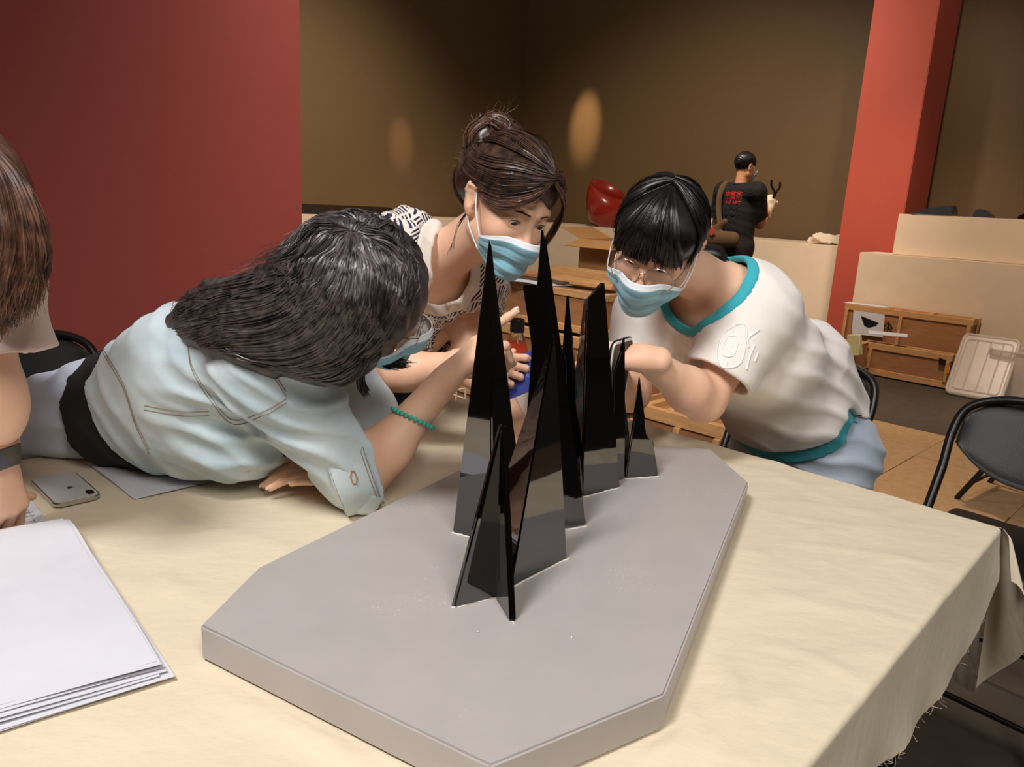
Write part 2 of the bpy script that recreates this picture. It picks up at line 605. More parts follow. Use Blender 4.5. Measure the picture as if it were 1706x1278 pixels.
fl = struct(prism('floor', [(-7, -10), (16, -10), (16, 15), (-7, 15)], -0.06, -0.012, M_floor))
# stone slabs of the floor, laid at 45 degrees, in the part one sees
ts = 0.60
tile_me = {}
k = 0
for i in range(-1, 7):
    for j in range(0, 9):
        c = V(1.0, 2.35, 0) + E1 * (i * ts - 1.2) + E2 * (j * ts - 0.6)
        s_ = c[0] + c[1]
        if s_ > 7.15 or s_ < 5.0 or c[0] < 0.75: continue
        key = k % 3
        if key not in tile_me:
            bm = bmesh.new(); add_box(bm, (0, 0, -0.006), (ts - 0.003, ts - 0.003, 0.012), None, 0.002, 1)
            tile_me[key] = bm_mesh('tile', bm, angle=40); tile_me[key].materials.append(M_tile)
        o = bpy.data.objects.new('tile', tile_me[key]); COL.objects.link(o); o.parent = fl
        o.location = (c[0], c[1], -0.0015 * (k % 2)); o.rotation_euler = (0, 0, -math.pi / 4 + (k % 4) * math.pi / 2)
        k += 1

wr = V(-0.85, 3.0, 0)
wall('wall_left', wr - E2 * 6.6, wr, -0.012, 4.6, 0.30, M_red)
cw = V(-0.05, 13.25, 0)
wall('wall_rear_left', cw - E2 * 6.5, cw, -0.012, 6.4, 0.2, M_brown)
wall('wall_rear', cw, cw + E1 * 7.0, -0.012, 6.4, 0.2, M_brown)
wall('wall_right', V(3.75, 8.15, 0), V(3.75, 8.15, 0) + E1 * 5.5, -0.012, 6.4, 0.2, M_brown)
wall('wall_front', V(3.5, -7.0, 0) + E1 * 2.5, V(3.5, -7.0, 0) - E1 * 9.0, -0.012, 4.6, 0.2, M_brown)
wall('wall_far_right', V(3.5, -7.0, 0) + E1 * 2.5 + E2 * 13.0, V(3.5, -7.0, 0) + E1 * 2.5, -0.012, 4.6, 0.2, M_brown)
cc = V(3.49, 7.51, 0)
a_ = 0.28
struct(prism('column', [cc - E1 * a_ - E2 * a_, cc + E1 * a_ - E2 * a_, cc + E1 * a_ + E2 * a_, cc - E1 * a_ + E2 * a_], -0.012, 6.4, M_column, bevel=0.006))


def plinth(label, c, l, d, z0, z1):
    c = V(*c[:2], 0); pts = [c, c + E1 * l, c + E1 * l + E2 * d, c + E2 * d]
    o = prism('plinth', pts, z0, z1, M_plinth, bevel=0.004)
    return tag(o, label, 'plinth')


PBZ = 0.985
plinth('long cream display plinth along the rear brown wall, under the red bowl', (-0.05, 11.61), 5.1, 1.0, -0.012, PBZ)
pl_ = V(-0.80, 12.30, 0)
o = prism('plinth', [pl_ - E2 * 5.0, pl_ - E2 * 5.0 + E1 * 0.80, pl_ + E1 * 0.50 - E2 * 0.6, pl_ - E2 * 0.2], -0.012, PBZ, M_plinth, bevel=0.004)
o = prism('plinth', [pl_ - E2 * 5.0, pl_ - E2 * 5.0 + E1 * 0.66, pl_ - E2 * 0.75 + E1 * 0.66, pl_ - E2 * 0.75], -0.012, PBZ, M_plinth, bevel=0.004) if False else o
tag(o, 'cream display plinth along the left brown wall, behind the women\'s heads', 'plinth')
plinth('lower broad cream plinth right of the red column, behind the wooden crates', (3.05, 6.90), 2.3, 0.42, -0.012, 0.985)
plinth('upper narrow cream plinth standing on the lower plinth at right', (3.30, 6.82), 2.0, 0.25, 0.986, 1.335)

# ------------------------------------------------------------------ table, cloth
TA, TB, TN, TL = V(0.047, 2.092), V(0.876, 1.262), V(-0.40, -0.127), V(-1.72, 0.70)
TZ = 0.74
M_wood = mat('light_wood', (196, 152, 100), 0.5, 0.12, 6, 0.1, 60, stretch=(1, 1, 12))
M_crate = mat('crate_pine', (200, 153, 102), 0.55, 0.14, 5, 0.08, 60, stretch=(2, 2, 14))
M_ply = mat('crate_plywood', (164, 114, 74), 0.6, 0.12, 5, 0.05, 60, stretch=(2, 2, 8))
M_black = mat('black_enamel', (16, 15, 15), 0.35, 0.05, 50, spec=0.5)
M_vinyl = mat('black_vinyl', (13, 12, 12), 0.48, 0.08, 60, 0.15, 250)
M_paper = mat('white_paper', (208, 208, 216), 0.8, 0.02, 30, 0.15, 18, bdist=0.004)
M_dark = mat('dark_plastic', (18, 18, 20), 0.35)

tb = thing('table', 'large folding table under the cream cloth, carrying the spire sculpture', 'table', (-0.3, 1.0, 0))
q = [p + (V(0.0, 0.95) - p) * 0.012 for p in (TL, TN, TB, TA)]
prism('table_top', q, TZ - 0.033, TZ - 0.003, M_wood, tb, 0.003)
for p in (TA, TB, TN, TL):
    p = p + (V(-0.1, 1.0) - p) * 0.14
    tubes('leg', [([(p[0], p[1], 0.0), (p[0], p[1], TZ - 0.03)], 0.018)], M_black, tb, 10)

cloth_m = mat('cream_cotton', (221, 207, 181), 0.62, 0.035, 5, 0.40, 30, sheen=0.15, stretch=(1.3, 2.0, 1), bdist=0.004)


CREASES = [(300, 1150, 760, 1290, .005, .014), (420, 1120, 640, 1290, .004, .012), (520, 1190, 620, 1300, .004, .010), (1140, 1150, 1090, 1300, .007, .018), (1215, 1090, 1180, 1300, .006, .016),
           (1290, 900, 1620, 960, .003, .010), (1270, 980, 1560, 1060, .003, .012), (1240, 1060, 1480, 1160, .003, .012), (1250, 850, 1600, 900, .002, .008), (420, 850, 640, 800, .002, .010), (200, 900, 420, 880, .002, .012),
           (330, 980, 250, 960, .003, .012), (1330, 840, 1420, 1000, .002, .010), (1180, 1200, 1330, 1150, .004, .014)]


def wrinkle(x, y):
    h = 0.0
    for (dx, dy, f, a, d2) in ((0.55, 0.83, 34, 0.0011, 5.0), (-0.35, 0.93, 52, 0.0007, 8.0), (0.9, -0.42, 23, 0.0010, 4.0), (0.2, 0.98, 83, 0.0004, 11.0)):
        u, v_ = x * dx + y * dy, -x * dy + y * dx
        w = np.sin(u * f + 2.1 * np.sin(v_ * d2 + 0.8 * np.sin(u * 5)) + 1.2 * np.sin(v_ * d2 * 2.7))
        e = 0.5 + 0.5 * np.sin(v_ * 3.1 + u * 2.2 + f)
        h = h + a * np.maximum(w, 0) ** 3 * e * 2.2
    for (u0, v0, u1, v1, a, w_) in CREASES:
        p, q = onz(u0, v0, TZ)[:2], onz(u1, v1, TZ)[:2]; L_ = np.linalg.norm(q - p); t_ = (q - p) / L_
        s_ = ((x - p[0]) * t_[0] + (y - p[1]) * t_[1]) / L_; n_ = -(x - p[0]) * t_[1] + (y - p[1]) * t_[0] + 0.012 * np.sin(s_ * 5 + u0)
        h = h + a * np.exp(-np.abs(n_ / w_) ** 1.5) * np.clip(np.minimum(s_, 1 - s_) * 4, 0, 1)
    ins = np.full_like(x, 9.0)                       # the cloth lies flat under the board
    for i in range(8):
        a_, b_ = OCTO[i], OCTO[(i + 1) % 8]; n_ = np.array([-(b_ - a_)[1], (b_ - a_)[0]]); n_ = n_ / np.linalg.norm(n_)
        ins = np.minimum(ins, (x - a_[0]) * n_[0] + (y - a_[1]) * n_[1])
    return h * np.clip(-(ins + 0.004) / 0.02, 0, 1)


OCTO = [onz(u, v, 0.785)[:2] for u, v in ((333, 1042), (430, 945), (760, 785), (1084, 742), (1184, 748), (1247, 803), (1107, 1157), (817, 1276))][::-1]
nu, nv = 170, 190
dropn = 26
uu = np.linspace(0, 1, nu); vv = np.linspace(0, 1, nv)
UU, VV = np.meshgrid(uu, vv, indexing='ij')           # u: A -> B, v: towards L-N edge
top = (TA[None, None] * ((1 - UU) * (1 - VV))[..., None] + TB * (UU * (1 - VV))[..., None]
       + TN * (UU * VV)[..., None] + TL * ((1 - UU) * VV)[..., None])
zt = TZ + 0.0015 + wrinkle(top[..., 0], top[..., 1])
flat_ = np.ones_like(zt)
verts = [np.concatenate([top, zt[..., None]], -1).reshape(-1, 3)]
faces = []
gi = np.arange(nu * nv).reshape(nu, nv)
faces.append(np.stack([gi[:-1, :-1], gi[1:, :-1], gi[1:, 1:], gi[:-1, 1:]], -1).reshape(-1, 4))
base = nu * nv
def skirt(ids, out, lens, wav):
    """Hanging edge below the border vertices ids; out is the outward direction per vertex, lens the drop per vertex."""
    global base
    P = verts[0][ids]
    rows = [ids]
    for r_ in range(1, dropn + 1):
        s_ = (r_ / dropn) ** 1.7
        L = lens * s_
        a_ = np.minimum(L / 0.0126, 1) * math.pi / 2
        o_ = 0.008 * np.sin(a_) + wav * s_ ** 1.8 + 0.005 * s_ ** 2 * np.sin(np.arange(len(ids)) * 0.31 + 3 * s_)
        z_ = -(0.008 * (1 - np.cos(a_)) + np.maximum(L - 0.0126, 0))
        Q = P + out * o_[:, None]; Q[:, 2] = P[:, 2] + z_
        verts.append(Q); rows.append(np.arange(base, base + len(ids))); base += len(ids)
    rows = np.stack(rows)
    faces.append(np.stack([rows[:-1, :-1], rows[1:, :-1], rows[1:, 1:], rows[:-1, 1:]], -1).reshape(-1, 4))
rg = np.random.default_rng(3)
def ragged(n, a):
    x = np.cumsum(rg.normal(size=n)); x -= np.linspace(x[0], x[-1], n)
    return a * (x / (np.abs(x).max() + 1e-6)) + rg.normal(size=n) * a * 0.12
# right-hand edge (B -> N): a shallow ragged drop
ids = gi[-1, :]; t_ = np.linspace(0, 1, nv)
outv = unit(np.array([TB[1] - TN[1], -(TB[0] - TN[0]), 0.0]))
out = np.repeat(outv[None], nv, 0)
lens = 0.145 + 0.02 * np.sin(t_ * 14) + 0.03 * np.exp(-((t_ - 0.25) / 0.12) ** 2) + ragged(nv, 0.010)
lens[:6] = np.linspace(0.10, 0.14, 6)
skirt(ids, out, lens, 0.012 + 0.012 * np.sin(t_ * 55) * np.linspace(0.3, 1, nv))
hem_pts = verts[-1].copy()
# far right edge (A -> B)
ids = gi[:, 0]; out = np.repeat(unit(V(0.707, 0.707, 0))[None], nu, 0)
tt_ = np.linspace(0, 1, nu)
skirt(ids[::-1], out, 0.20 + 0.20 * np.exp(-(tt_ / 0.16) ** 2) + ragged(nu, 0.010), 0.014 + 0.014 * np.sin(np.linspace(0, 34, nu)) + 0.10 * np.exp(-(tt_ / 0.13) ** 2))
ids = gi[0, :]; out = np.repeat(unit(np.array([-(TA[1] - TL[1]), TA[0] - TL[0], 0.0]))[None], nv, 0)
skirt(ids, out, 0.20 + ragged(nv, 0.012), 0.012 + 0.014 * np.sin(np.linspace(0, 44, nv)))
me = mesh_np('tablecloth', np.vstack(verts), np.vstack(faces).astype(np.int32), True)
bm = bmesh.new(); bm.from_mesh(me); bmesh.ops.recalc_face_normals(bm, faces=bm.faces[:]); bm.to_mesh(me); bm.free()
cl = link('tablecloth', me, cloth_m)
tag(cl, 'creased cream cotton cloth with a frayed edge, spread over the table', 'tablecloth')
# the corner of the cloth that hangs lower, folded at B
b3 = V(TB[0], TB[1], TZ)
c0 = []
dBN, dAB = outv, unit(V(0.707, 0.707, 0))
for i, s_ in enumerate(np.linspace(0, 1, 18)):
    row = []
    for j, t in enumerate(np.linspace(0, 1, 22)):
        e_ = s_ * s_ * (3 - 2 * s_)
        d_ = unit(dBN * (1 - e_) + dAB * e_)
        dropl = t * (0.10 + 0.30 * e_)
        ou = 0.016 * min(1, t * 5) + t * (0.014 + 0.10 * e_ + 0.035 * math.sin(s_ * math.pi)) + 0.010 * t * math.sin(s_ * 8 + 1)
        row.append(b3 + d_ * ou + V(0, 0, 0.002 - max(dropl - 0.010, 0)))
    c0.append(row)
c0 = np.array(c0)
g = np.arange(18 * 22).reshape(18, 22)
link('hanging_corner', mesh_np('hanging_corner', c0.reshape(-1, 3), np.stack([g[:-1, :-1], g[:-1, 1:], g[1:, 1:], g[1:, :-1]], -1).reshape(-1, 4).astype(np.int32)), cloth_m, cl)
# frayed threads along the right-hand hem
ths = []
rowl = verts[0][gi[-1, :]]
for n_ in range(60):
    i = int(rg.integers(4, int(nv * 0.62)))
    p = hem_pts[i]
    l_ = 0.003 + 0.012 * rg.random() ** 3
    ths.append(([p + V(0, 0, 0.004), p + V(rg.normal() * 0.004, rg.normal() * 0.004, -l_ * 0.5), p + V(rg.normal() * 0.006, rg.normal() * 0.006, -l_)], 0.0003))
tag(tubes('loose_threads', ths, cloth_m, cl, 3), kind='stuff')

# ------------------------------------------------------------------ the sculpture: a board with black spires
M_gloss = mat('black_mirror_lacquer', (4, 4, 5), 0.03, 0.02, 30, spec=0.5, ior=2.35)
M_board = mat('grey_satin_paint', (174, 168, 166), 0.36, 0.03, 14, 0.10, 700, spec=0.5, bdist=0.0006)
def scuffs(m):
    """Small pale flecks of wear gathered in patches."""
    nt = m.node_tree; L = nt.links.new; b = nt.nodes['Principled BSDF']; old = b.inputs['Base Color'].links[0].from_socket
    tc = nt.nodes.new('ShaderNodeTexCoord')
    def noise(sc, lo, hi):
        n = nt.nodes.new('ShaderNodeTexNoise'); n.inputs['Scale'].default_value = sc; L(tc.outputs['Object'], n.inputs['Vector'])
        r = nt.nodes.new('ShaderNodeMapRange'); r.inputs['From Min'].default_value = lo; r.inputs['From Max'].default_value = hi; L(n.outputs['Fac'], r.inputs['Value']); return r.outputs[0]
    mu = nt.nodes.new('ShaderNodeMath'); mu.operation = 'MULTIPLY'; L(noise(420, .66, .72), mu.inputs[0]); L(noise(7, .56, .66), mu.inputs[1])
    mx = nt.nodes.new('ShaderNodeMix'); mx.data_type = 'RGBA'; mx.inputs[7].default_value = (.72, .71, .70, 1)
    L(mu.outputs[0], mx.inputs[0]); L(old, mx.inputs[6]); L(mx.outputs[2], b.inputs['Base Color'])
scuffs(M_board)
M_glue = mat('white_glue', (225, 222, 215), 0.5)
BZ = 0.785
sc = thing('spire_sculpture', 'sculpture of glossy black spires on a silver-grey octagonal board', 'sculpture', (0.05, 1.05, TZ))
octo = [(333, 1042), (430, 945), (760, 785), (1084, 742), (1184, 748), (1247, 803), (1107, 1157), (817, 1276)]
octo = [onz(u, v, BZ)[:2] for u, v in octo][::-1]
prism('base_board', octo, TZ + 0.003, BZ, M_board, sc, 0.0025)


def G(u, v, z=BZ): return onz(u, v, z)


def blade(name, base, top, th, nrm=None, bevel=0.0022):
    """Upright plate: base points on the board, then the top points, one planar outline."""
    p = [*base, *top]
    a = np.array(p); n = np.cross(a[1] - a[0], a[2] - a[0]) if nrm is None else nrm
    return slab(name, p, n, th, M_gloss, sc, bevel)


def spike(name, base, apex, bevel=0.0022):
    k = len(base); v = [*base, apex]
    f = [tuple(range(k))] + [(i, (i + 1) % k, k) for i in range(k)]
    return solid(name, v, f, M_gloss, sc, bevel)


def up(x, y, u, v):
    """Point above ground spot whose image lies on row v (keeps the ground distance y)."""
    return at(u, v, y)


# front spire: three fins on one axis
ax0 = G(828, 993); ap = at(837.5, 706, ax0[1] + 0.004)
fa, fb = G(753, 1012), G(855, 1037)
for e in (fa, fb, ax0 + V(-0.002, 0.045, 0)):
    blade('fin', [ax0, e], [ap + unit(e - ax0) * 0.004, ap], 0.0080)
# tall left spire
s1 = [G(753, 887), G(781, 894), G(851, 886), ]
s1 = [s1[0], V(-0.016, 1.000, BZ), V(0.034, 1.048, BZ), V(-0.012, 1.10, BZ)]
ap1 = at(816, 374, 1.04)
spike('spire', s1, ap1)
blade('fin', [V(0.005, 1.06, BZ), V(0.036, 1.05, BZ)], [at(831, 545, 1.055), at(826, 600, 1.06)], 0.006)
blade('fin', [V(-0.03, 1.05, BZ), V(0.02, 1.045, BZ)], [at(826, 472, 1.045), at(818, 472, 1.05)], 0.006)
# tallest central spire
ap2 = at(904, 353, 1.085)
spike('spire', [V(0.020, 1.05, BZ), G(946, 881), G(977, 875), V(0.115, 1.13, BZ), V(0.03, 1.13, BZ)], ap2)
blade('fin', [V(0.03, 1.14, BZ), V(0.10, 1.12, BZ)], [at(943, 600, 1.13), at(896, 474, 1.14), at(871, 474, 1.15), at(886, 575, 1.15)], 0.007)
# front right spire
f3 = [G(851, 979), G(945, 930)]
ap3 = at(925, 541, 0.955)
spike('spire', [f3[0], f3[1], V(0.070, 1.010, BZ), V(-0.037, 0.935, BZ)], ap3)
# thin spire
ap4 = at(946, 456, 1.19)
spike('spire', [V(0.075, 1.17, BZ), V(0.125, 1.165, BZ), V(0.135, 1.21, BZ), V(0.085, 1.215, BZ)], ap4)
# broad blade with slanting top
b5 = [G(971, 828), G(1033, 812)]
d5 = V(-0.028, 0.035, 0)
t5 = [at(1008, 471, 1.235), at(980, 496, 1.218)]
v = [b5[0], b5[1], t5[0], t5[1], b5[0] + d5 * 0.9 + V(-0.01, 0.0, 0), b5[1] + d5, t5[0] + d5 * 0.25, at(972, 503, 1.235)]
w_ = at(954, 650, 1.215)
solid('spire', v, [(0, 1, 2, 3), (5, 4, 7, 6), (1, 5, 6, 2), (3, 2, 6, 7), (0, 3, 7, 4), (0, 4, 5, 1)], M_gloss, sc, 0.0012)
blade('fin', [V(0.105, 1.235, BZ), G(971, 828) + V(0, 0.004, 0)], [at(980, 506, 1.220), at(955, 640, 1.235)], 0.006)
# small blade behind it
blade('fin', [V(0.186, 1.275, BZ), G(1039, 797)], [at(1040.5, 712, 1.296), at(1040, 560, 1.292), at(1020, 622, 1.285)], 0.007)
blade('fin', [V(0.186, 1.275, BZ), V(0.235, 1.34, BZ)], [at(1036, 640, 1.31), at(1021, 640, 1.284)], 0.006)
# small stepped blade at the end
blade('fin', [G(1041, 796), G(1096, 793)], [at(1087, 733, 1.314), at(1077, 724, 1.311), at(1065, 627, 1.305)], 0.008)
blade('fin', [G(1062, 795) + V(0, 0.01, 0), G(1066, 794) + V(0.012, 0.055, 0)], [at(1071, 700, 1.33), at(1066, 640, 1.306)], 0.006)
# glue squeezed out along the foot of the fins
for p, q_ in ((fa, ax0), (ax0, fb), (s1[0], s1[1]), (f3[0], f3[1]), (b5[0], b5[1]), (G(1041, 797), G(1096, 794)), (G(946, 882), G(977, 876))):
    n_ = 14
    P = [p + (q_ - p) * t + V(0, -0.003, 0.0006) + rg.normal(size=3) * V(0.0006, 0.0006, 0) for t in np.linspace(0, 1, n_)]
    tubes('glue_line', [(P, 0.0011 + 0.0006 * rg.random(n_))], M_glue, sc, 5)

# ------------------------------------------------------------------ people: shared builders
def skin_mat(name, rgb, blush):
    m = bpy.data.materials.new(name); m.use_nodes = True
    nt = m.node_tree; b = nt.nodes['Principled BSDF']
    b.inputs['Roughness'].default_value = 0.5; b.inputs['Specular IOR Level'].default_value = 0.35
    b.inputs['Subsurface Weight'].default_value = 0.12
    b.inputs['Subsurface Radius'].default_value = (0.010, 0.004, 0.002); b.inputs['Subsurface Scale'].default_value = 0.6
    tc = nt.nodes.new('ShaderNodeTexCoord'); nz = nt.nodes.new('ShaderNodeTexNoise')
    nz.inputs['Scale'].default_value = 14; nz.inputs['Detail'].default_value = 5
    nt.links.new(tc.outputs['Object'], nz.inputs['Vector'])
    rp = nt.nodes.new('ShaderNodeValToRGB')
    rp.color_ramp.elements[0].color = (*lin(rgb), 1); rp.color_ramp.elements[1].color = (*lin(blush), 1)
    rp.color_ramp.elements[0].position = 0.4; rp.color_ramp.elements[1].position = 0.75
    nt.links.new(nz.outputs['Fac'], rp.inputs['Fac']); nt.links.new(rp.outputs['Color'], b.inputs['Base Color'])
    return m


M_skin = skin_mat('fair_skin', (236, 192, 162), (232, 180, 150))
M_skin2 = skin_mat('tan_skin', (206, 152, 112), (198, 138, 100))
M_nail = mat('pink_nail', (238, 190, 172), 0.25, 0.02)
M_hair_black = hair_mat('black_hair', (10, 9, 10), (30, 27, 28), 0.38, 0.45)
M_hair_soft = hair_mat('greyish_black_hair', (24, 22, 23), (84, 74, 74), 0.42, 0.7)
M_hair_brown = hair_mat('dark_brown_hair', (34, 24, 20), (84, 56, 42), 0.36, 0.6)
M_hair_chest = hair_mat('chestnut_hair', (64, 44, 36), (120, 84, 66), 0.4, 0.6)
M_eye = None


def eye_mat(name, gaze):
    m = bpy.data.materials.new(name); m.use_nodes = True
    nt = m.node_tree; b = nt.nodes['Principled BSDF']; b.inputs['Roughness'].default_value = 0.08
    g = nt.nodes.new('ShaderNodeNewGeometry')
    d = nt.nodes.new('ShaderNodeVectorMath'); d.operation = 'DOT_PRODUCT'
    d.inputs[1].default_value = tuple(unit(gaze))
    nt.links.new(g.outputs['Normal'], d.inputs[0])
    rp = nt.nodes.new('ShaderNodeValToRGB'); e = rp.color_ramp.elements
    e[0].position = 0.0; e[0].color = (0.70, 0.62, 0.56, 1)
    for p, c in ((0.868, (0.72, 0.66, 0.62, 1)), (0.885, (0.02, 0.012, 0.008, 1)), (0.962, (0.06, 0.03, 0.018, 1)), (0.972, (0.002, 0.002, 0.002, 1))):
        x = e.new(p); x.color = c
    e[-1].position = 1.0; e[-1].color = (0.002, 0.002, 0.002, 1)
    nt.links.new(d.outputs['Value'], rp.inputs['Fac']); nt.links.new(rp.outputs['Color'], b.inputs['Base Color'])
    return m


class Frame:
    """Head frame: local (right, forward, up) to world."""
    def __init__(self, c, f, u, s=1.0):
        self.c = np.asarray(c, float); f = unit(f); u = unit(u - f * f.dot(u)) if True else u
        self.f, self.u, self.r = f, u, np.cross(f, u); self.s = s
        self.R = np.array([self.r, self.f, self.u])

    def __call__(self, r, f, u):
        return self.c + self.s * (r * self.r + f * self.f + u * self.u)

    def many(self, L):
        return self.c + self.s * np.asarray(L, float) @ self.R

    def local(self, P):
        return ((np.asarray(P) - self.c) @ self.R.T) / self.s

    def cap(self, a, b, ra, rb=None, w=None, s=1.0, k=0.015):
        w = None if w is None else np.asarray(w, float) @ self.R
        return Cap(self(*a), self(*b), ra * self.s, (ra if rb is None else rb) * self.s, w, s, k)

    def ell(self, c, r, k=0.015):
        return Ell(self(*c), np.array(r) * self.s, self.R, k)


def head_prims(H, nose=True):
    P = [H.ell((0, -0.014, 0.026), (.074, .092, .084), .02),
         H.ell((0, .020, -.028), (.063, .066, .085), .03),
         H.cap((0, .058, -.100), (0, .050, -.100), .024, .024, k=.025)]
    for s in (-1, 1):
        P += [H.cap((.050 * s, -.005, -.068), (.012 * s, .056, -.102), .018, .017, k=.025),
              H.ell((.037 * s, .052, -.040), (.026, .024, .026), .025),
              H.cap((.012 * s, .082, .014), (.040 * s, .068, .015), .009, .009, k=.014)]
    if nose:
        P += [H.cap((0, .082, -.002), (0, .100, -.043), .0065, .0100, k=.012),
              H.cap((-.010, .090, -.047), (.010, .090, -.047), .0075, .0075, k=.009)]
    return P


def add_head(F, H, eyes=0.0, ears=(1, -1)):
    """eyes: opening height of the lids (0 closed)."""
    F.add(*head_prims(H))
    for s in (-1, 1):
        F.sub(H.ell((.032 * s, .093, -.004), (.017, .012, .011)), .016)
        F.add(H.ell((.031 * s, .0685, -.008), (.0170, .0150, .0125), .007))
        if eyes:
            F.sub(H.ell((.031 * s, .086, -.0095), (.0145, .012, eyes)), .0012)
    # lips
    F.add(H.cap((-.016, .079, -.072), (.016, .079, -.072), .006, .006, k=.008))
    for s in ears:
        F.add(H.ell((.078 * s, -.016, -.014), (.010, .018, .030), .006), H.ell((.074 * s, -.008, -.038), (.008, .009, .013), .006))
        F.add(H.cap((.087 * s, -.030, -.004), (.088 * s, -.024, .012), .005, .0045, k=.006), H.cap((.088 * s, -.024, .012), (.083 * s, -.004, .013), .0045, .004, k=.006))
        F.sub(H.ell((.088 * s, -.010, -.014), (.007, .009, .016)), .004)


def add_eyes(root, H, gaze, lash=True, eyes=0.004, tilt=0.0):
    m = eye_mat('dark_brown_eye', gaze)
    for s in (-1, 1):
        bm = bmesh.new(); bmesh.ops.create_uvsphere(bm, u_segments=24, v_segments=16, radius=.0152 * H.s)
        bmesh.ops.scale(bm, vec=(1, 1, 0.84), verts=bm.verts)
        M = Matrix(np.column_stack([np.vstack([H.r, H.f, H.u]).T, H(.031 * s, .0668, -.008)]).tolist() + [[0, 0, 0, 1]])
        bmesh.ops.transform(bm, matrix=M, verts=bm.verts)
        link('eye', bm_mesh('eye', bm, smooth=True), m, root)
        if lash:
            a = np.linspace(-1, 1, 11)
            P = H.many(np.stack([.031 * s + a * .0142, .0800 + .0030 * (1 - a ** 2) - .004 * np.maximum(a * s, 0), -.0095 + eyes * 1.15 * (1 - a ** 2) - 0.001 * (a * s < 0)], -1))
            tubes('eyelashes', [(P, np.interp(np.abs(a), [0, 1], [.0012, .0005]) * H.s)], M_hair_brown, root, 5)
    return m


def brows(root, H, F, m, n=60):
    for s in (-1, 1):
        G = []
        for z in (.013, .017, .020):
            G.append(H.many([(.012 * s, .10, z - .002), (.025 * s, .10, z), (.038 * s, .095, z + .001), (.050 * s, .08, z - .006)]))
        sheet = [F.project(g, .0008, 5) for g in G]
        segs = []
        r = np.random.default_rng(3)
        st = np.stack([catmull(g, 24) for g in sheet])
        for _ in range(n):
            i = r.integers(0, 18); a = st[0, i] * (1 - (q := r.random())) + st[2, i] * q
            j = min(i + 4, 23); b = st[0, j] * (.6 - q * .4) + st[2, j] * (.4 + q * .4)
            segs.append(([a, (a + b) / 2, b], .00024))
        o = tubes('eyebrow', segs, m, root, 3); o['kind'] = 'stuff'


def sheet_on(name, H, F, fn, m, root, nu=40, nv=26, off=0.002, th=0.0012, origin=(0, -.01, 0)):
    """Cloth-like patch over the face. fn(u, v) gives a local target direction point; the patch lies off above F (or F-hull) with thickness."""
    U, Vv = np.meshgrid(np.linspace(0, 1, nu), np.linspace(0, 1, nv), indexing='ij')
    L, extra = fn(U, Vv)
    O = H.many(np.array(origin)[None] + np.stack([0 * U.ravel(), 0 * U.ravel(), L[..., 2].ravel() * 0.85], -1) * np.array([0, 0, 1.0]))
    T = H.many(L.reshape(-1, 3))
    D = T - O
    P = F.cast(T + D * 0.6, -D, 0.5, off)
    bad = np.isnan(P[:, 0]); P[bad] = T[bad]
    g = F.grad(P)
    P = P + g * extra.reshape(-1, 1)
    A = P.reshape(nu, nv, 3)
    for _ in range(2):
        A[1:-1, 1:-1] = 0.5 * A[1:-1, 1:-1] + 0.125 * (A[:-2, 1:-1] + A[2:, 1:-1] + A[1:-1, :-2] + A[1:-1, 2:])
    g = g.reshape(nu, nv, 3)
    return A, g


M_mask = mat('blue_mask_fabric', (150, 206, 228), 0.75, 0.03, 60, 0.15, 500, sheen=0.2)
M_maskw = mat('white_mask_edge', (236, 240, 244), 0.8, 0.02, 60)


